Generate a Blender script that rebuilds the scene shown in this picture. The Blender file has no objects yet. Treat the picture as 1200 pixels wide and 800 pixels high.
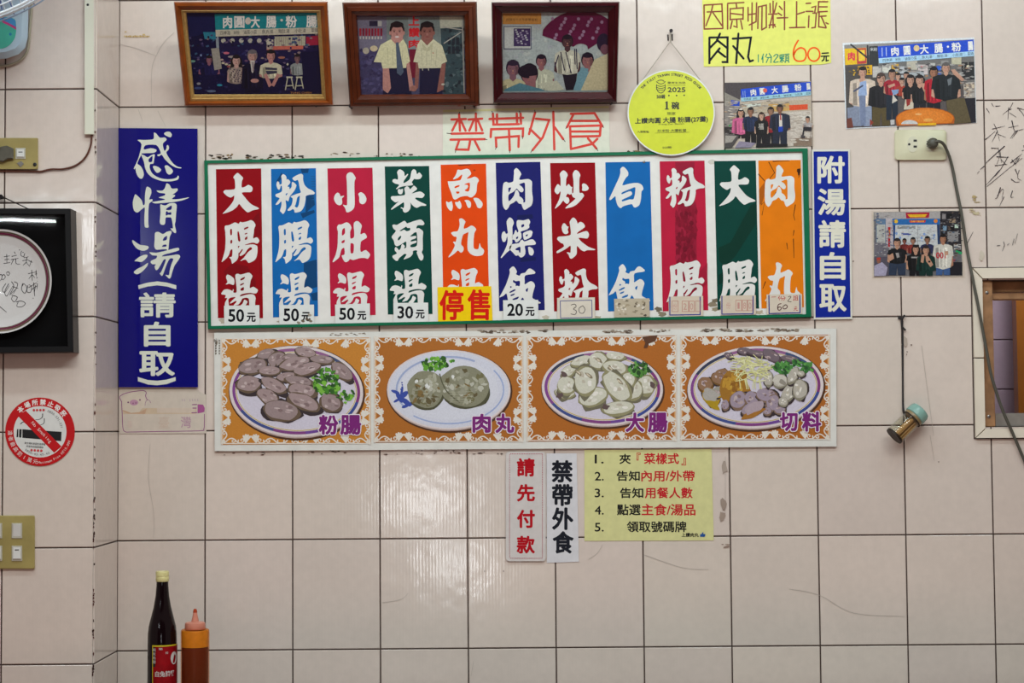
import bpy, bmesh, math, random
from mathutils import Vector, Matrix
random.seed(7)
S = bpy.context.scene
COL = S.collection
pi = math.pi

# ------------------------------------------------------------------ camera
F_PX, PITCH, YAW, ROLL = 2000.0, -0.0507185, -0.0078656, -0.0009772
def _rot(a, b, c):
    return Matrix.Rotation(c, 3, 'Z') @ Matrix.Rotation(b, 3, 'Y') @ Matrix.Rotation(a, 3, 'X')
CR = _rot(PITCH, YAW, ROLL)                 # world -> camera (x right, y forward, z up)
Z0 = 2.26                                   # height of the grout line that crosses the photo's top
CAM = Vector((0.7156315, -3.9512741, Z0 - 0.7552588))
cam_d = bpy.data.cameras.new('camera')
cam = bpy.data.objects.new('camera', cam_d)
COL.objects.link(cam)
cam_d.sensor_width = 36.0
cam_d.lens = F_PX / 1200 * 36
right, fwd, up = CR[0], CR[1], CR[2]
M = Matrix((right, up, -fwd)).transposed().to_4x4()
M.translation = CAM
cam.matrix_world = M
cam_d.clip_start = 0.05
S.camera = cam

# ------------------------------------------------------------------ light
S.view_settings.view_transform = 'Standard'
S.view_settings.look = 'None'
S.view_settings.exposure = 0.0
S.view_settings.gamma = 1.0
S.view_settings.use_curve_mapping = False
W = bpy.data.worlds.new('room_light'); S.world = W
W.use_nodes = True
bg = W.node_tree.nodes['Background']
bg.inputs[0].default_value = (1.0, 0.80, 0.74, 1)
bg.inputs[1].default_value = 0.23

def area(name, loc, target, sx, sy, power, col=(.93, 1, .985)):
    l = bpy.data.lights.new(name, 'AREA')
    l.shape = 'RECTANGLE'; l.size = sx; l.size_y = sy; l.energy = power; l.color = col
    o = bpy.data.objects.new(name, l); COL.objects.link(o)
    o.location = loc
    o.rotation_euler = (Vector(target) - Vector(loc)).to_track_quat('-Z', 'Y').to_euler()
    return o
area('ceiling_tube_near', (0.9, -1.15, 3.35), (0.9, -0.35, 1.9), 3.2, 0.12, 23, (.80, 1, 1.07))
area('ceiling_tube_far', (0.95, -2.6, 3.35), (0.95, 0, 1.5), 3.2, 0.25, 52)
area('low_warm_fill', (0.8, -2.7, 0.25), (0.8, 0, 1.1), 2.4, 0.4, 8, (1, .60, .50))  # low warm fill added out of view to tint the lower tiles pink
area('ceiling_tube_left', (-0.9, -1.3, 3.3), (-0.4, -0.2, 1.8), 0.25, 0.9, 5, (.86, 1, 1.04))
area('back_room_lamp', (2.2, 0.5, 2.6), (2.0, 0.9, 1.6), 0.5, 0.3, 26, (0.97, .90, 1))

# ------------------------------------------------------------------ projection helpers
def ray(px, py):
    return (right * ((px - 600) / F_PX) + fwd + up * ((400 - py) / F_PX))
class Plane:                                # a real plane in the room; n points to the viewer
    def __init__(s, pt, n):
        s.p = Vector(pt); s.n = Vector(n).normalized()
        if s.n.y > 0: s.n = -s.n
    def at(s, px, py, off=0.0):
        d = ray(px, py)
        t = ((s.p + s.n * off) - CAM).dot(s.n) / d.dot(s.n)
        return CAM + d * t
WALL = Plane((0, 0, 0), (0, -1, 0))
PD = 0.217                                  # the pillar stands this far out of the back wall
PIL = Plane((0, -PD, 0), (0, -1, 0))
def P(px, py, d=0.0):
    return WALL.at(px, py, d)
def PXM(d=0.0):                             # metres per pixel at depth d
    return (P(601, 400, d) - P(600, 400, d)).length

def street_light(name, px, py, d, back, sx, sy, power):     # a bright shop front across the street, mirrored in the glaze
    s = P(px, py, d); v = s - CAM; k = back / v.y
    loc = Vector((s.x + v.x * k, s.y - v.y * k, s.z + v.z * k))
    area(name, loc, s, sx, sy, power, (.92, .97, 1))
street_light('street_light_wide', 500, 583, 0, 5.6, .30, .17, 3.2)
street_light('street_light_small', 534, 660, 0, 5.6, .10, .17, 2.4)
street_light('street_light_left', 103, 278, PD, 5.6, .09, .22, 4)
street_light('passage_tube', 14, 257.5, PD + .042, 5.6, .46, .014, 2.2)

# ------------------------------------------------------------------ colour and materials
def lin(c):
    if isinstance(c, str):
        c = [int(c[i:i + 2], 16) for i in (0, 2, 4)]
    return tuple(((v / 255) / 12.92 if v / 255 <= .04045 else ((v / 255 + .055) / 1.055) ** 2.4) for v in c[:3])
MATS = {}
def mat(name, col, rough=.5, metal=0.0, spec=.5, noise=0.0, nscale=30.0, coat=0.0, bump=0.0, trans=0.0, ior=1.45):
    if name in MATS: return MATS[name]
    m = bpy.data.materials.new(name); m.use_nodes = True
    nt = m.node_tree; b = nt.nodes['Principled BSDF']
    c = lin(col)
    b.inputs['Base Color'].default_value = (*c, 1)
    b.inputs['Roughness'].default_value = rough
    b.inputs['Metallic'].default_value = metal
    b.inputs['Specular IOR Level'].default_value = spec
    b.inputs['Coat Weight'].default_value = coat
    b.inputs['Transmission Weight'].default_value = trans
    b.inputs['IOR'].default_value = ior
    if noise or bump:
        tc = nt.nodes.new('ShaderNodeTexCoord')
        n = nt.nodes.new('ShaderNodeTexNoise'); n.inputs['Scale'].default_value = nscale
        n.inputs['Detail'].default_value = 5
        nt.links.new(tc.outputs['Object'], n.inputs['Vector'])
        if noise:
            r = nt.nodes.new('ShaderNodeMapRange')
            r.inputs['From Min'].default_value = .3; r.inputs['From Max'].default_value = .7
            r.inputs['To Min'].default_value = 1 - noise; r.inputs['To Max'].default_value = 1 + noise * .5
            nt.links.new(n.outputs['Fac'], r.inputs['Value'])
            x = nt.nodes.new('ShaderNodeVectorMath'); x.operation = 'SCALE'
            x.inputs[0].default_value = c
            nt.links.new(r.outputs[0], x.inputs['Scale'])
            nt.links.new(x.outputs[0], b.inputs['Base Color'])
        if bump:
            bp = nt.nodes.new('ShaderNodeBump'); bp.inputs['Strength'].default_value = bump
            bp.inputs['Distance'].default_value = .002
            nt.links.new(n.outputs['Fac'], bp.inputs['Height'])
            nt.links.new(bp.outputs[0], b.inputs['Normal'])
    MATS[name] = m
    return m
def ink(name, rough=.5, spec=.4, noise=.05, nscale=60, coat=0.0):   # printed colours, one per face
    if name in MATS: return MATS[name]
    m = bpy.data.materials.new(name); m.use_nodes = True
    nt = m.node_tree; b = nt.nodes['Principled BSDF']
    a = nt.nodes.new('ShaderNodeAttribute'); a.attribute_name = 'Col'
    tc = nt.nodes.new('ShaderNodeTexCoord')
    n = nt.nodes.new('ShaderNodeTexNoise'); n.inputs['Scale'].default_value = nscale; n.inputs['Detail'].default_value = 4
    nt.links.new(tc.outputs['Object'], n.inputs['Vector'])
    r = nt.nodes.new('ShaderNodeMapRange')
    r.inputs['From Min'].default_value = .3; r.inputs['From Max'].default_value = .7
    r.inputs['To Min'].default_value = 1 - noise; r.inputs['To Max'].default_value = 1 + noise
    nt.links.new(n.outputs['Fac'], r.inputs['Value'])
    x = nt.nodes.new('ShaderNodeVectorMath'); x.operation = 'SCALE'
    nt.links.new(a.outputs['Color'], x.inputs[0]); nt.links.new(r.outputs[0], x.inputs['Scale'])
    nt.links.new(x.outputs[0], b.inputs['Base Color'])
    b.inputs['Roughness'].default_value = rough
    b.inputs['Specular IOR Level'].default_value = spec
    b.inputs['Coat Weight'].default_value = coat
    b.inputs['Coat Roughness'].default_value = .08
    MATS[name] = m
    return m
PAPER = ink('ink_on_paper', .8, .12)
GLOSS = ink('glossy_photo_print', .4, .2, .14, 260)
VINYL = ink('vinyl_lettering', .5, .1, .06, 25)
BOARD = ink('printed_plastic_board', .45, .2, .05, 40)
def pane_mat(name, tint=(1, 1, 1), fac=.06, rough=.03):
    if name in MATS: return MATS[name]
    m = bpy.data.materials.new(name); m.use_nodes = True
    nt = m.node_tree; nt.nodes.remove(nt.nodes['Principled BSDF'])
    out = nt.nodes['Material Output']
    t = nt.nodes.new('ShaderNodeBsdfTransparent'); t.inputs[0].default_value = (*tint, 1)
    g = nt.nodes.new('ShaderNodeBsdfGlossy'); g.inputs['Roughness'].default_value = rough
    lw = nt.nodes.new('ShaderNodeLayerWeight'); lw.inputs[0].default_value = .5
    pw = nt.nodes.new('ShaderNodeMath'); pw.operation = 'POWER'; pw.inputs[1].default_value = 4.0
    ma = nt.nodes.new('ShaderNodeMath'); ma.operation = 'MULTIPLY_ADD'; ma.inputs[1].default_value = .7; ma.inputs[2].default_value = .022
    mx = nt.nodes.new('ShaderNodeMixShader')
    nt.links.new(lw.outputs['Facing'], pw.inputs[0]); nt.links.new(pw.outputs[0], ma.inputs[0]); nt.links.new(ma.outputs[0], mx.inputs[0])
    nt.links.new(t.outputs[0], mx.inputs[1]); nt.links.new(g.outputs[0], mx.inputs[2])
    nt.links.new(mx.outputs[0], out.inputs[0])
    MATS[name] = m
    return m
def shell_mat(name, col, clear=.5, rough=.25):      # translucent plastic: part see-through, part milky
    if name in MATS: return MATS[name]
    m = bpy.data.materials.new(name); m.use_nodes = True
    nt = m.node_tree; b = nt.nodes['Principled BSDF']; out = nt.nodes['Material Output']
    b.inputs['Base Color'].default_value = (*lin(col), 1); b.inputs['Roughness'].default_value = rough
    t = nt.nodes.new('ShaderNodeBsdfTransparent')
    c = lin(col); k = max(c)
    t.inputs[0].default_value = tuple(.62 + .38 * v / k for v in c) + (1,)
    mx = nt.nodes.new('ShaderNodeMixShader'); mx.inputs[0].default_value = clear
    nt.links.new(b.outputs[0], mx.inputs[1]); nt.links.new(t.outputs[0], mx.inputs[2])
    nt.links.new(mx.outputs[0], out.inputs[0])
    MATS[name] = m
    return m

# ------------------------------------------------------------------ objects
def tag(o, label=None, cat=None, group=None, kind=None):
    if label: o['label'] = label
    if cat: o['category'] = cat
    if group: o['group'] = group
    if kind: o['kind'] = kind
    return o
def thing(name, label, cat, loc, group=None, kind=None):
    o = bpy.data.objects.new(name, None); COL.objects.link(o)
    o.location = Vector(loc); o.empty_display_size = .05
    return tag(o, label, cat, group, kind)
def root_of(p):
    v = Vector((0, 0, 0))
    while p is not None:
        v += Vector(p.location); p = p.parent
    return v
def link_mesh(name, verts, faces, mats, parent=None, midx=None, cols=None, smooth=False):
    verts = [Vector(v) for v in verts]
    if parent is not None:
        org = root_of(parent); loc = Vector((0, 0, 0))
    else:
        xs = [v.x for v in verts]; ys = [v.y for v in verts]; zs = [v.z for v in verts]
        org = Vector(((min(xs) + max(xs)) / 2, max(ys), min(zs))); loc = org
    me = bpy.data.meshes.new(name)
    me.from_pydata([tuple(v - org) for v in verts], [], faces)
    for m in (mats if isinstance(mats, (list, tuple)) else [mats]): me.materials.append(m)
    if midx:
        for p, i in zip(me.polygons, midx): p.material_index = i
    if cols:
        at = me.attributes.new('Col', 'FLOAT_COLOR', 'CORNER')
        buf = []
        for p, c in zip(me.polygons, cols):
            for _ in range(p.loop_total): buf += [c[0], c[1], c[2], 1]
        at.data.foreach_set('color', buf)
    if smooth:
        for p in me.polygons: p.use_smooth = True
    me.update()
    o = bpy.data.objects.new(name, me); COL.objects.link(o)
    o.location = loc
    if parent is not None: o.parent = parent
    return o
class MB:                                   # collects solid shapes into ONE mesh
    def __init__(s): s.v = []; s.f = []; s.m = []; s.cur = 0
    def add(s, vs, fs):
        b = len(s.v); s.v += [Vector(v) for v in vs]
        for f in fs: s.f.append([i + b for i in f]); s.m.append(s.cur)
    def box(s, x0, x1, y0, y1, z0, z1):
        s.add([(x, y, z) for x in (x0, x1) for y in (y0, y1) for z in (z0, z1)],
              [(0, 1, 3, 2), (4, 6, 7, 5), (0, 4, 5, 1), (2, 3, 7, 6), (0, 2, 6, 4), (1, 5, 7, 3)])
    def slab(s, poly, off0, off1, pl=WALL, bevel=0.0):   # outline in photo pixels, back offset, front offset
        n = len(poly)
        cx = sum(p[0] for p in poly) / n; cy = sum(p[1] for p in poly) / n
        rings = [(off0, 0), (off1 - bevel, 0)] + ([(off1, bevel)] if bevel else [])
        vs = []
        for off, ins in rings:
            for k, (x, y) in enumerate(poly):
                if ins:
                    (xa, ya), (xb, yb) = poly[k - 1], poly[(k + 1) % n]
                    dx, dy = cx - x, cy - y; L = math.hypot(dx, dy)
                    q = ins / PXM(off1) * 1.3
                    x, y = x + dx / L * q, y + dy / L * q
                vs.append(pl.at(x, y, off))
        fs = []
        for r in range(len(rings) - 1):
            for k in range(n):
                a, b = r * n + k, r * n + (k + 1) % n
                fs.append((a, b, b + n, a + n))
        fs.append(tuple(range((len(rings) - 1) * n, len(rings) * n)))
        fs.append(tuple(reversed(range(n))))
        s.add(vs, fs)
    def loops(s, loops, close=True, cap0=False, cap1=False):
        n = len(loops[0]); vs = [v for l in loops for v in l]; fs = []
        for r in range(len(loops) - 1):
            for k in range(n if close else n - 1):
                a, b = r * n + k, r * n + (k + 1) % n
                fs.append((a, b, b + n, a + n))
        if cap0: fs.append(tuple(reversed(range(n))))
        if cap1: fs.append(tuple(range((len(loops) - 1) * n, len(loops) * n)))
        s.add(vs, fs)
    def lathe(s, base, axis, prof, seg=32, cap0=True, cap1=True):      # prof: (distance along axis, radius)
        ax = Vector(axis).normalized()
        u = ax.orthogonal().normalized(); w = ax.cross(u)
        base = Vector(base)
        s.loops([[base + ax * h + (u * math.cos(2 * pi * k / seg) + w * math.sin(2 * pi * k / seg)) * r for k in range(seg)] for h, r in prof],
                True, cap0, cap1)
    def tube(s, pts, r, seg=8, rs=None):
        pts = [Vector(p) for p in pts]; loops = []; prev = None
        for i, p in enumerate(pts):
            t = (pts[min(i + 1, len(pts) - 1)] - pts[max(i - 1, 0)]).normalized()
            u = (t.orthogonal() if prev is None else prev - t * prev.dot(t)).normalized(); prev = u
            w = t.cross(u); rr = rs[i] if rs else r
            loops.append([p + (u * math.cos(2 * pi * k / seg) + w * math.sin(2 * pi * k / seg)) * rr for k in range(seg)])
        s.loops(loops, True, True, True)
    def build(s, name, mats, parent=None, smooth=False):
        o = link_mesh(name, s.v, s.f, mats, parent, s.m)
        bm = bmesh.new(); bm.from_mesh(o.data)
        bmesh.ops.recalc_face_normals(bm, faces=bm.faces); bm.to_mesh(o.data); bm.free()
        if smooth:
            for p in o.data.polygons: p.use_smooth = True
            o.data.set_sharp_from_angle(angle=math.radians(38))
        return o
def smooth_path(pts, n=6):                  # Catmull-Rom through the points
    out = []
    for i in range(len(pts) - 1):
        p0, p1, p2, p3 = pts[max(i - 1, 0)], pts[i], pts[i + 1], pts[min(i + 2, len(pts) - 1)]
        for k in range(n):
            t = k / n
            out.append(tuple(.5 * (2 * b + (c - a) * t + (2 * a - 5 * b + 4 * c - d) * t * t + (3 * b - a - 3 * c + d) * t ** 3)
                             for a, b, c, d in zip(p0, p1, p2, p3)))
    out.append(tuple(pts[-1]))
    return out
def smooth_ring(pts, n=3):
    out = []; N = len(pts)
    for i in range(N):
        p0, p1, p2, p3 = pts[i - 1], pts[i], pts[(i + 1) % N], pts[(i + 2) % N]
        for k in range(n):
            t = k / n
            out.append(tuple(b + (c - b) * t + .84 * (.5 * (2 * b + (c - a) * t + (2 * a - 5 * b + 4 * c - d) * t * t + (3 * b - a - 3 * c + d) * t ** 3) - (b + (c - b) * t))
                             for a, b, c, d in zip(p0, p1, p2, p3)))
    return out

# ------------------------------------------------------------------ lettering
def _mesh_of(curve):
    o = bpy.data.objects.new('t', curve); COL.objects.link(o)
    dg = bpy.context.evaluated_depsgraph_get(); dg.update()
    ev = o.evaluated_get(dg); me = ev.to_mesh()
    vs = [tuple(v.co[:2]) for v in me.vertices]
    fs = [tuple(p.vertices) for p in me.polygons]
    ev.to_mesh_clear(); bpy.data.objects.remove(o); bpy.data.curves.remove(curve)
    return vs, fs
_G = {}
def glyphs(text, weight=0.0):
    k = (text, weight)
    if k not in _G:
        c = bpy.data.curves.new('t', 'FONT'); c.body = text; c.offset = weight; c.resolution_u = 3
        vs, fs = _mesh_of(c)
        xs = [v[0] for v in vs]; ys = [v[1] for v in vs]
        _G[k] = (vs, fs, (min(xs), max(xs), min(ys), max(ys)))
    return _G[k]
_B = {}
def brush(ch):
    if ch not in _B:
        allv, allf = [], []
        for contours in BRUSH[ch]:
            c = bpy.data.curves.new('t', 'CURVE'); c.dimensions = '2D'; c.fill_mode = 'BOTH'
            for pts in contours:
                q = smooth_ring(pts, 3)
                sp = c.splines.new('POLY'); sp.points.add(len(q) - 1); sp.use_cyclic_u = True
                for pp, (x, y) in zip(sp.points, q): pp.co = (x / 100, -y / 100, 0, 1)
            vs, fs = _mesh_of(c)
            b = len(allv); allv += [(x * 100, -y * 100) for x, y in vs]; allf += [tuple(i + b for i in f) for f in fs]
        _B[ch] = (allv, allf)
    return _B[ch]

class Pr:                                   # a flat print: thin ink layers, painted in order
    def __init__(s, pl=WALL, off=0.0, step=6e-6):
        s.pl = pl; s.z = off; s.step = step; s.v = []; s.f = []; s.c = []; s.view(1, 0, 0)
    def view(s, k, ox, oy): s.k = k; s.ox = ox; s.oy = oy; return s     # coordinates are read off an enlargement
    def w(s, x, y): return s.pl.at(s.ox + x / s.k, s.oy + y / s.k, s.z)
    def raw(s, vs, fs, col, up=True):
        b = len(s.v); s.v += [s.w(x, y) for x, y in vs]; c = lin(col)
        for f in fs: s.f.append(tuple(i + b for i in f)); s.c.append(c)
        if up: s.z += s.step
    def poly(s, pts, col): s.raw(pts, [tuple(range(len(pts)))], col)
    def rect(s, x0, y0, x1, y1, col): s.poly([(x0, y0), (x1, y0), (x1, y1), (x0, y1)], col)
    def sheet(s, pts, thick, col, edge=None):          # the paper or board itself, with its edge
        n = len(pts); b = len(s.v); z = s.z
        s.v += [s.w(x, y) for x, y in pts]; s.z = z + thick; s.v += [s.w(x, y) for x, y in pts]
        c = lin(edge or col)
        for k in range(n):
            a, d = b + k, b + (k + 1) % n
            s.f.append((a, d, d + n, a + n)); s.c.append(c)
        s.f.append(tuple(range(b + n, b + 2 * n))); s.c.append(lin(col))
        s.z += s.step
    def ell(s, cx, cy, rx, ry, col, ang=0, n=20, a0=0, a1=360):
        ca, sa = math.cos(math.radians(ang)), math.sin(math.radians(ang)); pts = []
        full = a1 - a0 >= 360
        for i in range(n if full else n + 1):
            t = math.radians(a0 + (a1 - a0) * i / n)
            x, y = rx * math.cos(t), ry * math.sin(t)
            pts.append((cx + x * ca - y * sa, cy + x * sa + y * ca))
        s.poly(pts, col)
    def ring(s, cx, cy, rx, ry, w, col, ang=0, a0=0, a1=360, n=48):
        ca, sa = math.cos(math.radians(ang)), math.sin(math.radians(ang))
        vs = []; fs = []
        for i in range(n + 1):
            t = math.radians(a0 + (a1 - a0) * i / n)
            for q in (0, w):
                x, y = (rx - q) * math.cos(t), (ry - q) * math.sin(t)
                vs.append((cx + x * ca - y * sa, cy + x * sa + y * ca))
        fs = [(2 * i, 2 * i + 1, 2 * i + 3, 2 * i + 2) for i in range(n)]
        s.raw(vs, fs, col)
    def stroke(s, pts, w, col, w1=None, cap=True):
        n = len(pts); ws = [w + ((w1 if w1 is not None else w) - w) * i / max(1, n - 1) for i in range(n)]
        L, R = [], []
        for i, (x, y) in enumerate(pts):
            x0, y0 = pts[max(i - 1, 0)]; x1, y1 = pts[min(i + 1, n - 1)]
            if 0 < i < n - 1:
                ax, ay = x - x0, y - y0; bx, by = x1 - x, y1 - y
                la, lb = math.hypot(ax, ay) or 1, math.hypot(bx, by) or 1
                tx, ty = ax / la + bx / lb, ay / la + by / lb; lt = math.hypot(tx, ty) or 1
                tx, ty = tx / lt, ty / lt
                k = min(1.6, 1 / max(.3, abs(tx * ax / la + ty * ay / la)))
            else:
                tx, ty = x1 - x0, y1 - y0; lt = math.hypot(tx, ty) or 1; tx, ty = tx / lt, ty / lt; k = 1
            h = ws[i] / 2 * k
            L.append((x - ty * h, y + tx * h)); R.append((x + ty * h, y - tx * h))
        vs = L + R; fs = [(i, i + 1, n + i + 1, n + i) for i in range(n - 1)]
        s.raw(vs, fs, col, False)
        if cap:
            for (x, y), h, q in ((pts[0], ws[0] / 2, pts[1]), (pts[-1], ws[-1] / 2, pts[-2])):
                a = math.atan2(y - q[1], x - q[0])
                s.raw([(x + h * math.cos(a + pi * (k / 4 - .5)), y + h * math.sin(a + pi * (k / 4 - .5))) for k in range(5)], [(0, 1, 2, 3, 4)], col, False)
        s.z += s.step * .5
    def strokes(s, many, w, col):
        for p in many: s.stroke(p, w, col)
    def strike(s, q, fs, col, r):           # bold: the glyph struck several times round its place
        s.raw(q, fs, col)
        if r * s.k0() > .12:
            for k in range(8):
                s.raw([(x + r * math.cos(k * pi / 4), y + r * math.sin(k * pi / 4)) for x, y in q], fs, col, False); s.z += 1e-6
    def k0(s): return 1 / s.k
    def text(s, t, x0, y0, x1, y1, col, weight=0.0, rot=0.0):
        vs, fs, (a, b, c, d) = glyphs(t, 0.0)
        r = weight * (y1 - y0)
        cx, cy = (x0 + x1) / 2, (y0 + y1) / 2; ca, sa = math.cos(math.radians(rot)), math.sin(math.radians(rot))
        q = []
        for x, y in vs:
            X = x0 + r + (x - a) / (b - a) * (x1 - x0 - 2 * r) - cx; Y = y1 - r - (y - c) / (d - c) * (y1 - y0 - 2 * r) - cy
            q.append((cx + X * ca - Y * sa, cy + X * sa + Y * ca))
        s.strike(q, fs, col, r)
    def em(s, ch, cx, cy, size, col, weight=0.0, rot=0.0, wide=1.0):      # one character, centred
        vs, fs, (a, b, c, d) = glyphs(ch, 0.0)
        ca, sa = math.cos(math.radians(rot)), math.sin(math.radians(rot)); mx = (a + b) / 2; my = .38 if ord(ch[0]) > 0x2000 else .36
        q = []
        for x, y in vs:
            X = (x - mx) * size * wide; Y = -(y - my) * size
            q.append((cx + X * ca - Y * sa, cy + X * sa + Y * ca))
        s.strike(q, fs, col, weight * size)
    def arc(s, t, cx, cy, r, a0, a1, size, col, weight=0.0, inside=False, wide=1.0):   # degrees, 0 = right, 90 = down
        for i, ch in enumerate(t):
            if ch == ' ': continue
            a = a0 + (a1 - a0) * (i / max(1, len(t) - 1)); th = math.radians(a)
            s.em(ch, cx + r * math.cos(th), cy + r * math.sin(th), size, col, weight, a - 90 if inside else a + 90, wide)
    def brush(s, ch, x, y, size, col):      # 800-unit traced character
        vs, fs = brush(ch); k = size / 800
        s.raw([(x + vx * k, y + vy * k) for vx, vy in vs], fs, col)
    def dabs(s, x0, y0, x1, y1, n, cols, a=9, b=6, seed=1):   # small flecks of printed detail
        r = random.Random(seed)
        for _ in range(n):
            x, y = r.uniform(x0, x1), r.uniform(y0, y1); q = [(x + a * r.uniform(.3, 1.2) * math.cos(t), y + b * r.uniform(.3, 1.2) * math.sin(t)) for t in (0, 1.05, 2.1, 3.14, 4.2, 5.25)]
            s.poly(q, r.choice(cols))
    def build(s, name, m, parent=None):
        return link_mesh(name, s.v, s.f, m, parent, None, s.c)

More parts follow.
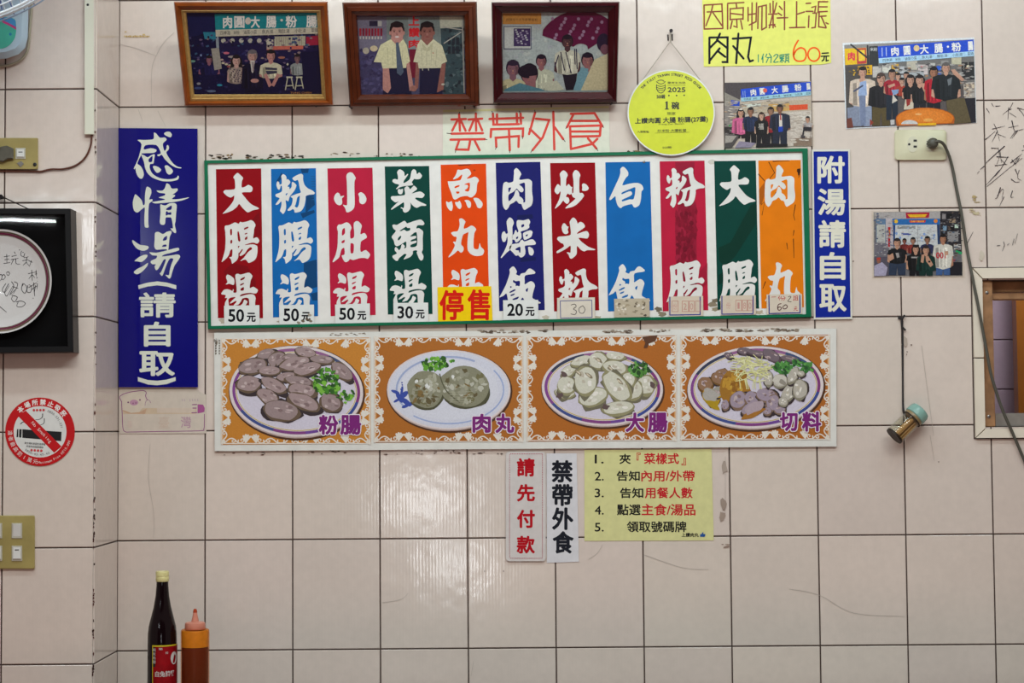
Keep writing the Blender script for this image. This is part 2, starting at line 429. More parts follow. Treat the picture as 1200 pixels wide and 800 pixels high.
# ------------------------------------------------------------------ brush characters of the hand-lettered signs
# each entry: groups of contours (outline first, then holes), on an 800-unit square
BRUSH = {
'大': [[[(380,100),(430,140),(465,180),(447,230),(443,325),(500,315),(545,288),(595,310),(615,345),(600,390),(560,402),(445,408),(500,490),(570,570),(630,610),(680,632),(714,655),(690,670),(620,683),(548,716),(510,700),(450,640),(403,585),(370,630),(300,685),(230,715),(145,738),(190,690),(270,600),(315,530),(328,455),(300,470),(265,485),(215,460),(175,425),(158,395),(185,368),(260,365),(335,352),(340,280),(333,205),(312,170),(340,130)]]],
'腸': [[[(150,180),(165,150),(210,145),(270,118),(312,100),(350,115),(370,120),(395,90),(425,100),(500,85),(560,65),(600,85),(630,130),(630,155),(612,200),(605,270),(595,350),(625,340),(655,333),(685,365),(690,395),(672,422),(650,432),(610,418),(570,418),(475,445),(475,454),(580,442),(630,452),(662,480),(662,560),(648,640),(610,695),(530,733),(505,710),(480,682),(440,688),(395,703),(450,650),(520,560),(575,520),(572,492),(545,490),(505,525),(460,590),(400,625),(383,610),(405,575),(435,525),(420,520),(380,570),(365,580),(363,640),(340,690),(275,742),(262,735),(250,680),(222,645),(262,635),(272,580),(270,520),(240,535),(220,600),(180,660),(110,718),(105,705),(130,630),(155,530),(163,440),(165,350),(160,250)],
  [(235,215),(262,205),(265,290),(240,295)],[(240,385),(265,372),(268,420),(242,430)],[(350,255),(372,250),(397,385),(362,388)],[(455,190),(515,165),(515,190),(458,215)],[(465,275),(500,262),(502,278),(465,288)],[(468,345),(502,318),(502,362),(468,372)],[(360,470),(385,468),(362,502)]]],
'湯': [[[(190,95),(240,115),(285,155),(297,200),(290,250),(265,255),(215,238),(175,250),(162,245),(188,210),(168,150),(170,115)]],
  [[(310,110),(345,80),(395,95),(510,65),(550,80),(577,120),(560,165),(548,200),(535,305),(590,285),(655,325),(662,350),(640,385),(600,390),(550,380),(480,385),(400,405),(383,428),(390,437),(480,410),(560,400),(605,415),(628,460),(620,530),(615,620),(580,700),(540,690),(530,600),(525,500),(515,468),(480,455),(420,470),(400,510),(360,560),(300,578),(285,572),(330,520),(315,505),(270,530),(235,545),(228,535),(270,490),(310,455),(300,445),(240,455),(205,480),(205,540),(215,590),(225,680),(170,690),(150,610),(148,540),(185,460),(150,460),(160,415),(100,405),(92,385),(130,335),(180,322),(230,335),(265,350),(272,325),(285,330),(280,375),(330,368),(325,250)],
  [(395,160),(455,130),(460,145),(440,170),(392,188)],[(390,245),(440,225),(445,240),(390,270)],[(395,315),(442,290),(440,340),(395,345)]],
  [[(450,488),(480,500),(500,525),(440,620),(390,690),(330,700),(385,588),(425,545)]]],
'粉': [[[(225,120),(265,145),(278,185),(272,205),(300,198),(335,235),(330,265),(295,305),(300,318),(320,320),(325,355),(355,320),(358,265),(372,240),(415,270),(432,300),(405,370),(350,440),(330,465),(318,500),(305,545),(285,535),(262,530),(270,600),(268,660),(245,720),(218,742),(195,715),(175,690),(195,620),(195,545),(150,590),(110,600),(112,580),(165,510),(160,490),(120,475),(102,450),(115,430),(160,415),(205,385),(205,315),(190,300),(180,330),(165,365),(140,350),(120,300),(122,260),(140,232),(165,255),(165,280),(200,270),(203,200),(195,150)],
  [(265,430),(285,415),(292,425),(278,450),(265,445)]],
  [[(370,180),(430,140),(500,112),(535,135),(535,190),(540,230),(560,290),(610,340),(680,375),(720,412),(700,435),(640,440),(578,462),(575,510),(560,600),(530,665),(490,705),(410,720),(395,680),(370,665),(340,685),(300,692),(298,670),(350,610),(370,550),(372,500),(350,480),(345,465),(430,430),(500,405),(485,350),(465,240),(450,210),(410,225),(385,210)],
  [(445,485),(478,458),(485,475),(470,590),(445,640),(405,625),(420,590),(432,540)]]],
'小': [[[(375,90),(415,100),(450,150),(465,182),(445,240),(445,400),(450,560),(440,640),(400,690),(340,718),(315,705),(300,650),(265,605),(275,598),(325,605),(332,540),(328,300),(322,200),(318,150),(335,110)]],
  [[(185,408),(215,430),(228,465),(280,455),(275,475),(250,500),(255,560),(235,600),(200,605),(160,580),(130,530),(127,480),(150,430)]],
  [[(505,430),(530,405),(560,405),(605,440),(632,500),(625,550),(600,580),(570,590),(535,575),(520,540),(520,480)]]],
'肚': [[[(172,180),(195,135),(240,132),(285,112),(325,98),(365,120),(395,165),(395,200),(378,250),(382,350),(435,335),(442,260),(432,160),(440,105),(475,78),(515,90),(560,150),(545,220),(540,285),(600,265),(640,320),(625,350),(545,405),(542,560),(620,530),(685,590),(685,620),(655,668),(600,655),(520,660),(425,688),(375,672),(355,700),(310,722),(280,700),(245,620),(290,600),(285,500),(240,525),(210,640),(150,695),(115,720),(105,705),(150,610),(180,470),(185,340),(185,240)],
  [(255,215),(292,190),(295,270),(250,305)],[(245,395),(290,372),(288,412),(248,425)],[(385,430),(435,445),(428,572),(385,575)]]],
'菜': [[[(205,130),(235,88),(270,92),(315,130),(325,190),(368,155),(375,170),(330,235),(308,270),(310,300),(380,260),(410,220),(430,115),(465,82),(500,105),(515,160),(550,132),(590,175),(590,200),(560,235),(500,240),(470,235),(435,285),(455,318),(430,335),(330,345),(260,360),(200,392),(190,385),(232,340),(225,320),(170,305),(132,275),(140,245),(175,235),(215,245),(218,190)]],
  [[(215,410),(235,390),(260,398),(292,388),(297,420),(285,460),(260,475),(225,460)]],
  [[(318,385),(355,348),(390,365),(408,395),(465,340),(490,355),(517,385),(500,410),(435,460),(560,430),(630,470),(625,505),(590,532),(500,525),(495,550),(560,590),(660,635),(645,655),(580,655),(515,685),(460,660),(400,590),(415,620),(412,690),(380,740),(330,762),(300,740),(290,705),(260,688),(275,678),(305,690),(315,650),(308,600),(240,640),(125,712),(112,700),(180,630),(230,585),(175,600),(110,545),(120,505),(180,502),(310,490),(330,460)]]],
'頭': [[[(130,190),(155,172),(200,180),(260,145),(320,115),(350,145),(365,155),(450,125),(560,95),(600,110),(632,155),(610,185),(560,182),(520,190),(505,235),(545,230),(590,260),(612,290),(605,400),(607,560),(590,605),(615,660),(610,715),(580,737),(550,710),(525,650),(510,610),(520,585),(490,575),(450,590),(450,630),(410,680),(315,718),(310,708),(335,670),(350,640),(320,632),(280,660),(235,700),(215,738),(180,735),(135,690),(135,660),(195,630),(195,610),(170,580),(168,545),(185,525),(215,550),(235,575),(262,540),(270,500),(290,478),(325,510),(310,550),(330,540),(348,530),(345,440),(290,470),(210,512),(170,490),(150,420),(120,375),(130,345),(160,310),(185,270),(150,240)],
  [(245,270),(335,212),(350,210),(370,228),(405,225),(410,255),(390,270),(350,278),(315,255),(270,275)],[(215,400),(235,365),(268,348),(262,385),(238,415),(218,420)],[(415,350),(508,292),(515,500),(420,528),(418,490),(505,455),(500,425),(420,440),(425,415),(498,385),(495,350),(418,362)]]],
'魚': [[[(285,90),(340,95),(425,75),(470,95),(495,150),(470,185),(425,230),(490,220),(550,198),(600,225),(615,265),(590,310),(580,420),(560,475),(510,520),(470,520),(430,500),(330,515),(250,557),(215,540),(180,440),(145,350),(130,275),(150,272),(220,270),(320,255),(345,215),(358,170),(335,175),(290,215),(225,242),(215,230),(250,180),(270,130)],
  [(235,360),(260,342),(308,330),(312,350),(245,378)],[(260,432),(310,435),(305,458),(272,465)],[(390,318),(475,297),(460,425),(400,420),(400,405),(430,385),(445,360),(440,330),(400,325)]],
  [[(105,585),(145,602),(190,582),(208,660),(200,715),(185,735),(150,715),(115,660)]],[[(245,595),(285,595),(315,578),(340,625),(345,665),(325,702),(295,695),(255,640)]],[[(390,575),(415,562),(455,568),(490,600),(492,660),(475,685),(445,682),(425,640),(410,595)]],[[(530,545),(560,528),(610,540),(660,590),(675,630),(660,675),(630,692),(595,680),(570,620)]]],
'丸': [[[(280,120),(310,102),(345,115),(380,155),(362,200),(355,265),(420,245),(470,215),(510,230),(548,275),(520,330),(508,430),(508,560),(540,585),(580,580),(590,540),(605,490),(620,545),(665,590),(668,630),(645,675),(580,692),(510,685),(450,650),(415,600),(410,510),(415,400),(425,320),(390,335),(340,365),(310,500),(345,550),(350,595),(330,632),(300,637),(262,605),(200,660),(120,712),(120,690),(170,620),(212,535),(205,500),(185,478),(200,465),(228,470),(240,395),(200,385),(160,345),(160,325),(200,310),(260,298),(290,200)]]],
'肉': [[[(325,125),(360,90),(400,120),(438,180),(425,215),(410,275),(540,262),(590,285),(607,320),(605,450),(620,580),(600,670),(550,710),(488,745),(460,710),(440,655),(400,645),(362,600),(320,630),(262,660),(245,700),(205,745),(170,720),(148,660),(143,540),(150,380),(165,325),(205,305),(240,322),(310,300),(320,220),(325,170)],
  [(238,405),(280,398),(245,475)],[(365,412),(395,440),(430,468),(460,465),(475,430),(450,385),(405,350),(430,335),(490,320),(498,400),(500,560),(498,620),(470,628),(470,590),(440,550),(410,530),(405,490),(380,440),(350,440),(320,530),(245,610),(240,510),(320,460)]]],
'燥': [[[(210,150),(255,90),(300,115),(322,175),(300,240),(302,360),(295,480),(270,580),(210,640),(130,722),(120,705),(170,620),(212,520),(225,450),(218,385),(200,440),(185,468),(150,465),(130,400),(140,330),(175,305),(200,345),(228,330),(218,250)]],
  [[(365,165),(385,130),(470,135),(550,115),(578,160),(560,210),(565,245),(520,280),(430,310),(440,350),(435,420),(360,482),(330,440),(300,430),(295,380),(325,345),(345,285),(365,300),(375,325),(395,300),(370,230)],[(440,205),(480,195),(482,225),(445,248)],[(360,400),(390,385),(385,415),(362,430)]],
  [[(465,345),(490,320),(575,290),(612,310),(608,350),(590,395),(500,440),(475,420)],[(508,365),(540,352),(535,378),(512,385)]],
  [[(290,510),(400,490),(425,455),(455,435),(490,465),(610,428),(665,485),(640,518),(500,530),(502,600),(500,660),(470,700),(430,715),(400,690),(385,678),(355,688),(300,630),(250,570)],[(350,580),(420,545),(425,635),(400,628),(400,605),(355,600)]],
  [[(545,560),(570,548),(615,575),(635,625),(620,675),(590,685),(560,660)]]],
'飯': [[[(255,140),(310,92),(350,130),(370,180),(355,215),(410,240),(430,210),(460,200),(500,190),(545,135),(590,130),(655,180),(640,210),(500,235),(492,330),(495,375),(580,325),(630,345),(652,395),(635,460),(610,570),(640,605),(740,655),(725,675),(660,670),(560,700),(500,640),(458,580),(430,625),(400,720),(340,740),(260,740),(215,540),(195,520),(165,550),(100,578),(105,560),(190,400),(235,280),(260,190)],
  [(315,305),(350,325),(415,322),(412,400),(375,395),(350,400),(350,365),(310,340)],[(262,412),(275,400),(290,415),(272,432)],[(258,490),(335,450),(345,470),(265,508)],[(270,540),(335,515),(325,540),(280,558)],[(505,460),(545,430),(530,497)],[(300,605),(395,565),(385,600),(320,620)]]],
'炒': [[[(175,180),(225,128),(270,150),(297,200),(275,260),(272,375),(310,340),(350,385),(370,390),(362,430),(365,480),(330,508),(295,490),(270,540),(305,550),(325,595),(310,635),(280,650),(245,620),(225,600),(180,660),(110,720),(100,712),(160,590),(185,490),(180,455),(155,490),(130,500),(95,460),(95,420),(130,350),(155,345),(185,370),(185,250)]],
  [[(375,185),(415,122),(465,145),(495,200),(480,260),(480,470),(520,478),(550,510),(545,540),(470,630),(390,690),(275,722),(262,712),(310,665),(415,572),(380,545),(355,490),(385,470),(388,300)]],[[(520,350),(545,330),(590,350),(625,400),(610,435),(570,450),(520,440),(525,400)]]],
'米': [[[(310,140),(350,92),(390,110),(418,160),(425,185),(465,158),(510,175),(540,225),(520,255),(430,320),(425,345),(560,300),(603,350),(590,405),(560,418),(440,408),(500,480),(600,550),(695,585),(685,600),(580,600),(525,620),(470,590),(415,535),(412,650),(380,700),(325,735),(300,715),(285,675),(255,640),(270,632),(310,640),(318,590),(312,530),(260,570),(180,615),(110,648),(95,635),(110,610),(210,545),(195,500),(160,485),(105,430),(120,395),(160,385),(240,380),(318,355),(310,230),(300,170)]],
  [[(175,250),(195,190),(225,182),(265,230),(285,235),(270,280),(282,325),(245,350),(200,330)]]],
'白': [[[(280,105),(320,70),(360,95),(402,155),(400,210),(365,245),(310,360),(420,335),(545,322),(610,350),(638,400),(635,430),(610,460),(600,580),(575,670),(515,708),(485,695),(460,655),(390,668),(320,690),(285,718),(240,680),(210,590),(200,530),(130,590),(105,580),(125,530),(190,390),(255,250),(280,170)],
  [(300,480),(330,460),(430,420),(515,395),(490,570),(420,580),(315,612),(310,585),(420,535),(465,495),(445,455),(400,460),(305,500)]]],
'感': [[[(150,182),(240,182),(350,175),(370,150),(370,85),(400,95),(450,152),(515,148),(540,180),(490,230),(500,300),(515,330),(540,290),(540,260),(558,250),(572,280),(565,315),(535,350),(570,420),(630,500),(690,540),(740,553),(725,562),(660,550),(590,510),(520,445),(475,380),(440,400),(415,390),(418,378),(460,365),(450,320),(400,250),(260,252),(235,310),(330,292),(400,310),(400,335),(360,355),(215,362),(205,375),(165,450),(150,500),(190,530),(225,590),(235,650),(215,695),(190,700),(155,670),(130,610),(122,560),(108,575),(100,560),(130,500),(170,400),(205,240)]],
  [[(200,380),(240,388),(285,415),(330,388),(380,375),(375,430),(370,470),(360,500),(320,505),(312,550),(340,620),(400,670),(480,700),(560,708),(640,700),(680,680),(690,658),(705,675),(685,715),(600,735),(500,735),(420,715),(340,680),(280,620),(250,550),(235,470)],[(300,440),(350,395),(345,470),(310,480),(298,465)]],
  [[(355,540),(380,528),(430,545),(467,580),(445,612),(410,622),(380,590)]],[[(515,530),(550,522),(605,565),(625,600),(605,635),(570,645),(540,620),(525,575)]],[[(505,95),(540,72),(585,75),(610,110),(595,145),(565,140),(525,120)]]],
'情': [[[(125,200),(180,250),(210,290),(225,345),(248,330),(250,220),(265,120),(285,98),(330,130),(335,190),(305,270),(345,265),(350,290),(310,320),(300,370),(295,450),(295,590),(300,640),(270,648),(245,625),(242,500),(248,380),(210,400),(150,445),(105,420),(88,350),(90,290),(110,220)]],
  [[(540,55),(580,75),(610,125),(680,122),(688,150),(650,185),(620,205),(650,210),(650,228),(610,265),(700,265),(830,243),(830,252),(740,285),(600,308),(450,320),(380,322),(345,305),(380,298),(510,275),(505,262),(440,248),(445,238),(515,215),(515,190),(440,180),(405,150),(480,152),(515,120)]],
  [[(455,340),(490,345),(525,350),(580,322),(640,318),(675,345),(668,450),(660,560),(650,610),(668,700),(650,720),(615,690),(592,655),(615,660),(625,640),(605,520),(570,510),(528,515),(520,590),(500,610),(465,605),(448,570),(458,450)],[(535,395),(605,350),(602,405),(545,412)],[(530,440),(545,425),(565,445),(600,440),(600,475),(560,475),(530,485)]]],
'湯thin': [[[(385,90),(430,75),(490,105),(540,75),(600,62),(605,95),(580,150),(565,300),(555,325),(535,308),(470,310),(400,312),(375,270),(380,180)],[(490,180),(510,145),(545,130),(540,180),(495,195)],[(480,265),(500,248),(535,245),(535,270),(485,275)]],
  [[(310,348),(400,355),(520,330),(670,290),(705,295),(700,325),(600,355),(510,378),(480,405),(600,390),(690,378),(722,405),(700,450),(650,520),(620,600),(595,685),(572,700),(545,675),(525,650),(570,655),(580,600),(600,520),(630,440),(590,430),(560,470),(530,540),(495,640),(475,665),(445,630),(460,622),(490,560),(530,450),(500,450),(460,520),(420,580),(395,585),(378,540),(395,510),(350,508),(325,480),(345,455),(400,430),(410,395),(350,388)]],
  [[(88,185),(130,215),(190,250),(280,262),(300,285),(275,315),(220,328),(150,305),(100,250),(80,205)]],[[(110,465),(160,420),(230,385),(280,383),(280,410),(240,455),(200,478),(150,470)]],[[(290,490),(275,540),(210,610),(150,642),(110,630),(105,605),(150,570),(230,530)]]],
}

# ================================================================== THE ROOM
TW, TH = 0.202, 0.2519138
XC = -0.2010209                             # inside corner between the pillar and the back wall
def tile_material():
    m = bpy.data.materials.new('glazed_wall_tile'); m.use_nodes = True
    nt = m.node_tree; b = nt.nodes['Principled BSDF']; L = nt.links
    tc = nt.nodes.new('ShaderNodeTexCoord')
    a = nt.nodes.new('ShaderNodeAttribute'); a.attribute_name = 'Col'
    n = nt.nodes.new('ShaderNodeTexNoise'); n.inputs['Scale'].default_value = 9; n.inputs['Detail'].default_value = 6
    n2 = nt.nodes.new('ShaderNodeTexNoise'); n2.inputs['Scale'].default_value = 60; n2.inputs['Detail'].default_value = 3
    L.new(tc.outputs['Object'], n.inputs['Vector']); L.new(tc.outputs['Object'], n2.inputs['Vector'])
    ad = nt.nodes.new('ShaderNodeMath'); ad.operation = 'ADD'
    L.new(n.outputs['Fac'], ad.inputs[0]); L.new(n2.outputs['Fac'], ad.inputs[1])
    r = nt.nodes.new('ShaderNodeMapRange')
    r.inputs['From Min'].default_value = .7; r.inputs['From Max'].default_value = 1.3
    r.inputs['To Min'].default_value = .96; r.inputs['To Max'].default_value = 1.035
    L.new(ad.outputs[0], r.inputs['Value'])
    x = nt.nodes.new('ShaderNodeVectorMath'); x.operation = 'SCALE'
    L.new(a.outputs['Color'], x.inputs[0]); L.new(r.outputs[0], x.inputs['Scale'])
    L.new(x.outputs[0], b.inputs['Base Color'])
    b.inputs['Roughness'].default_value = .11
    b.inputs['Specular IOR Level'].default_value = .5
    wv = nt.nodes.new('ShaderNodeTexWave'); wv.inputs['Scale'].default_value = 42; wv.inputs['Distortion'].default_value = 1.2
    wv.inputs['Detail'].default_value = 1; wv.inputs['Detail Scale'].default_value = .3
    L.new(tc.outputs['Object'], wv.inputs['Vector'])
    n3 = nt.nodes.new('ShaderNodeTexNoise'); n3.inputs['Scale'].default_value = 22; n3.inputs['Detail'].default_value = 2
    L.new(tc.outputs['Object'], n3.inputs['Vector'])
    b1 = nt.nodes.new('ShaderNodeBump'); b1.inputs['Strength'].default_value = .028; b1.inputs['Distance'].default_value = .0012
    L.new(wv.outputs['Fac'], b1.inputs['Height'])
    b2 = nt.nodes.new('ShaderNodeBump'); b2.inputs['Strength'].default_value = .12; b2.inputs['Distance'].default_value = .004
    L.new(n3.outputs['Fac'], b2.inputs['Height']); L.new(b1.outputs[0], b2.inputs['Normal'])
    L.new(b2.outputs[0], b.inputs['Normal'])
    return m
TILE = tile_material()
GROUT = mat('dark_grout', '4d3d37', .9, noise=.3, nscale=80)
TILE_C = lin('d7c8bd')
rt = random.Random(3)
class TileWall:
    def __init__(s): s.v = []; s.f = []; s.m = []; s.c = []
    def quad(s, pts, mi, c=(.1, .1, .1)):
        b = len(s.v); s.v += pts; s.f.append(tuple(range(b, b + len(pts)))); s.m.append(mi); s.c.append(c)
    def tile(s, u0, u1, v0, v1, f, fw=True, gl=1, gr=1, gb=1, gt=1, full=None):
        g = .0016; bv = .0012
        fu0, fu1, fv0, fv1 = full or (u0, u1, v0, v1)          # a cut tile keeps the tone and tilt of the whole one
        q = random.Random(int(fu0 * 7919) * 31 + int(fv0 * 104729) + (5 if fw else 9) + len(s.c[:1]))
        k = 1 + q.uniform(-.03, .03); c = tuple(t * k * (1 + q.uniform(-.008, .008)) for t in TILE_C)
        ta, tb = q.uniform(-.0022, .0022), q.uniform(-.0022, .0022)
        um, vm = (fu0 + fu1) / 2, (fv0 + fv1) / 2
        u0 += g * gl; u1 -= g * gr; v0 += g * gb; v1 -= g * gt
        bl, br, bb, bt = [bv if t else 0 for t in (gl, gr, gb, gt)]
        o = [(u0, v0), (u1, v0), (u1, v1), (u0, v1)]
        i = [(u0 + bl, v0 + bb), (u1 - br, v0 + bb), (u1 - br, v1 - bt), (u0 + bl, v1 - bt)]
        base = [f(u, v, -.003) for u, v in o]
        rim = [f(u, v, -.0010) for u, v in o]
        top = [f(u, v, (u - um) * ta + (v - vm) * tb) for u, v in i]
        for A, B in ((base, rim), (rim, top)):
            for k2 in range(4):
                q = [A[k2], A[(k2 + 1) % 4], B[(k2 + 1) % 4], B[k2]]
                s.quad(q if fw else q[::-1], 0, c)
        s.quad(top if fw else top[::-1], 0, c)
    def build(s, name):
        o = link_mesh(name, s.v, s.f, [TILE, GROUT], None, s.m, s.c)
        bm = bmesh.new(); bm.from_mesh(o.data)
        bm.normal_update(); bm.to_mesh(o.data); bm.free()
        return tag(o, kind='structure')
def jit(seed, i): return random.Random(seed * 1000 + i).uniform(-.0008, .0008)
# --- back wall, with the opening of the hatch window on the right
HX0, HX1 = P(1151.5, 420).x, 2.42
HZ1, HZ0 = P(1160, 328).z, P(1160, 500.5).z
ROWS = [Z0 - TH * j for j in range(-4, 9)] + [0.0]
ROWS.sort()
COLS_B = [XC] + [TW * k + jit(1, k) for k in range(0, 14)]
w = TileWall()
fb = lambda u, v, h: (u, -h, v)
for a, b in zip(COLS_B, COLS_B[1:]):
    for c, d in zip(ROWS, ROWS[1:]):
        if d - c < .02: continue
        gl0 = .25 if a == XC else 1
        parts = [(a, b, c, d, gl0, 1, 1, 1)]
        if b > HX0 and a < HX1 and d > HZ0 and c < HZ1:
            z0, z1 = max(c, HZ0), min(d, HZ1); parts = []
            lo_, hi_ = (0 if c < HZ0 else 1), (0 if d > HZ1 else 1)
            if a < HX0: parts.append((a, HX0, z0, z1, 1, 0, lo_, hi_))
            if b > HX1: parts.append((HX1, b, z0, z1, 0, 1, lo_, hi_))
            if c < HZ0: parts.append((a, b, c, HZ0, 1, 1, 1, 0))
            if d > HZ1: parts.append((a, b, HZ1, d, 1, 1, 0, 1))
        for q in parts:
            if q[1] - q[0] > .006 and q[3] - q[2] > .006: w.tile(*q[:4], fb, True, *q[4:], full=(a, b, c, d))
def slab_box(w, x0, x1, y0, y1, z0, z1):
    m = MB(); m.box(x0, x1, y0, y1, z0, z1)
    for f in m.f: w.quad([tuple(m.v[i]) for i in f], 1)
XR, ZT = COLS_B[-1], ROWS[-1]
for q in ((XC - .05, HX0, 0, ZT), (HX1, XR, 0, ZT), (HX0, HX1, 0, HZ0), (HX0, HX1, HZ1, ZT)):
    slab_box(w, q[0], q[1], .0022, .13, q[2], q[3])
wall_back = w.build('wall_back')
# --- pillar on the left: its front and its side
w = TileWall()
fp = lambda u, v, h: (u, -PD - h, v)
COLS_P = [XC - TW * k for k in range(0, 9)][::-1]
for a, b in zip(COLS_P, COLS_P[1:]):
    for c, d in zip(ROWS, ROWS[1:]):
        if d - c > .02: w.tile(a, b, c, d, fp, True, 1, 2.2 if b == XC else 1)
fs_ = lambda u, v, h: (XC + h, u, v)
for c, d in zip(ROWS, ROWS[1:]):
    if d - c > .02: w.tile(-PD + .001, 0, c, d, fs_, True, .5, .25)
slab_box(w, COLS_P[0], XC - .0022, -PD + .0022, .13, 0, ZT)
wall_left = w.build('wall_left')
# --- floor
m = MB(); m.box(-3.2, 4.6, -6.6, 1.6, -.08, 0)
FLOOR = mat('worn_terrazzo', '8a6153', .45, noise=.35, nscale=120)
tag(m.build('floor', FLOOR), kind='structure')

m = MB(); m.box(-3.2, 4.6, -6.6, -6.5, 0, 3.4)  # unseen dark wall added behind the camera to dim the glossy reflections
tag(m.build('unseen_dark_wall', mat('added_dark_wall', '2c2624', .9, noise=.3, nscale=6)), kind='structure')

# --- stains, scratches and pencil marks that belong to the wall
pr = Pr(WALL, .0012)
pr.view(5.715, 1140, 110)                   # hand-written ink strokes on the tile at the right
INKC = '2b2730'
ink_lines = [[(125,62),(140,85)],[(92,98),(112,128)],[(155,82),(185,80)],[(268,60),(245,100),(200,138)],[(240,92),(235,172)],[(245,105),(262,100)],[(248,128),(290,155)],
 [(310,105),(330,125),(343,150)],[(300,95),(343,105)],[(142,200),(160,240),(180,315)],[(130,235),(215,215)],[(165,250),(130,320)],[(170,270),(220,290)],[(85,305),(150,250)],
 [(262,180),(275,235),(285,250)],[(240,225),(305,212)],[(285,250),(250,300)],[(300,245),(262,298)],[(285,250),(340,235)],[(125,362),(170,365)],[(212,350),(100,450),(85,470)],
 [(170,360),(178,420),(160,470)],[(182,385),(192,460)],[(160,420),(240,425)],[(190,440),(225,475)],[(235,420),(190,500),(150,550)],[(75,485),(50,505)],[(42,518),(30,532)],
 [(150,480),(230,470)],[(180,510),(90,610)],[(95,620),(240,500),(330,430)],[(262,440),(285,470)],[(255,460),(330,400)],[(300,430),(270,480)],[(310,430),(285,475)],
 [(285,505),(300,540)],[(310,510),(300,560),(325,580)],[(258,570),(285,590),(315,588)],[(185,628),(165,690),(150,700)],[(165,680),(195,640),(205,645),(195,700)],[(208,690),(180,750)],[(265,650),(255,690),(275,690)],
 [(340,345),(343,360)],[(330,380),(343,375)]]
for i, l in enumerate(ink_lines): pr.stroke(smooth_path(l, 3), 3.6 + (i % 3) * 1.5, INKC, 2)
pr.view(5.33, 1100, 180)
for l in ([(365,575),(385,572)],[(405,550),(412,570),(398,608)],[(430,570),(440,560)],[(462,570),(470,530),(478,560),(492,500)],[(172,572),(215,488)]): pr.stroke(l, 4, INKC, 2.5)
tag(pr.build('ink_writing', PAPER, wall_back), 'faded black handwriting on the tile')
pr = Pr(WALL, .0011)
rs = random.Random(11)
def crumbs(x0, x1, y0, y1, n, cols, big=1.0):
    for _ in range(n):
        x = rs.uniform(x0, x1); y = y0 + (y1 - y0) * (x - x0) / max(1e-6, x1 - x0) + rs.uniform(-2.6, 2.6)
        a = rs.uniform(.8, 4.5) * big; b = rs.uniform(.4, 1.5) * big
        q = [(x + a * math.cos(t) * rs.uniform(.6, 1.2), y + b * math.sin(t) * rs.uniform(.5, 1.2)) for t in [k * pi / 4 for k in range(8)]]
        pr.poly(q, rs.choice(cols))
BR = ['4a3a2c', '6b5236', '2c2421', '8a7250']
crumbs(243, 272, 183.5, 183.5, 16, BR); crumbs(288, 368, 183.5, 184, 24, BR[:3], .9); crumbs(382, 420, 181.5, 180, 8, BR, .7); crumbs(425, 500, 181.5, 181, 10, BR, .6)
crumbs(735, 750, 177, 176.5, 5, BR, .8); crumbs(846, 856, 640, 640, 5, ['a08c7e', '927c70'], .8); crumbs(1140, 1148, 232, 236, 5, ['b9a273', 'a8946a'], 1.2); crumbs(1138, 1150, 246, 252, 8, ['c2b493', 'b5a283'], 1.1)
crumbs(500, 590, 530, 529, 18, ['57392c', '6b4b3a', '43302a'], .7); crumbs(255, 500, 530.5, 529.5, 26, ['57392c', '43302a'], .6)
for x, y, c in ((1150, 300, 'c9bdac'), (1060, 400, 'b4a598'), (849, 548, 'a99a8e'), (848, 590, '9b8a7e'), (846, 604, '9f8d80')):
    pr.poly([(x + rs.uniform(2, 5) * math.cos(t), y + rs.uniform(4, 9) * math.sin(t)) for t in [k * pi / 5 for k in range(10)]], c)
for (x, y) in ((1062.5, 415), (1063, 412), (568, 669), (590, 669), (1100, 541), (958, 512), (1068, 404), (1000, 306)):
    pr.ell(x, y, rs.uniform(.5, 1.2), rs.uniform(.5, 1), '5a4238', n=8)
pr.view(5.0, 0, 0)                          # ghost of old lettering above the blue sign
for i in range(15):
    x = 728 + i * 10; pr.poly([(x, 206 + (i % 3) * 3), (x + 8, 207), (x + 8, 216 + (i % 2) * 3), (x, 217)], 'b99a5a' if i % 4 else 'c9b184')
pr.rect(730, 183, 742, 189, 'c4a86c'); pr.rect(835, 198, 850, 206, 'c4a86c')
tag(pr.build('tape_residue', PAPER, wall_back), 'brown glue residue and stains')
pp = Pr(PIL, .0012); rs = random.Random(31)
for y0_, y1_, n_ in ((470, 800, 46), (250, 460, 10), (110, 180, 5)):
    for _ in range(n_):
        y = rs.uniform(y0_, y1_); x = 113.0 - max(0, y - 380) * .0075 - rs.uniform(.2, 1.6)
        pp.poly([(x + rs.uniform(.4, 1.3) * math.cos(t), y + rs.uniform(.6, 2.6) * math.sin(t)) for t in [k * pi / 4 for k in range(8)]], rs.choice(['4a2f2a', '5c3a33', '3a2825']))
tag(pp.build('chipped_edge', PAPER, wall_left), 'dark chips along the pillar corner')
pr = Pr(WALL, .0010)
HC = 'b3a9a0'
for l in ([(139,51.5),(160,57),(183,65.5)],[(204,38),(192,50),(183,65.5),(178,82),(177.5,124)],[(185,130),(194,148)],[(162,128),(167,142)],
          [(755,650),(800,665),(830,667)],[(925,690),(960,697),(1000,718),(1060,722)],[(690,655),(700,648),(706,638)],[(176,520),(174,560),(180,600),(180,630)],
          [(448,706),(470,702),(478,695)],[(1080,405),(1086,450),(1094,510)],[(1090,510),(1095,540)],[(555,775),(552,792)],[(850,535),(850,600)],[(1050,290),(1054,330)]):
    pr.stroke(smooth_path(l, 5), .5, HC, .35)
tag(pr.build('crack', PAPER, wall_back), 'fine hairline cracks in the glaze')

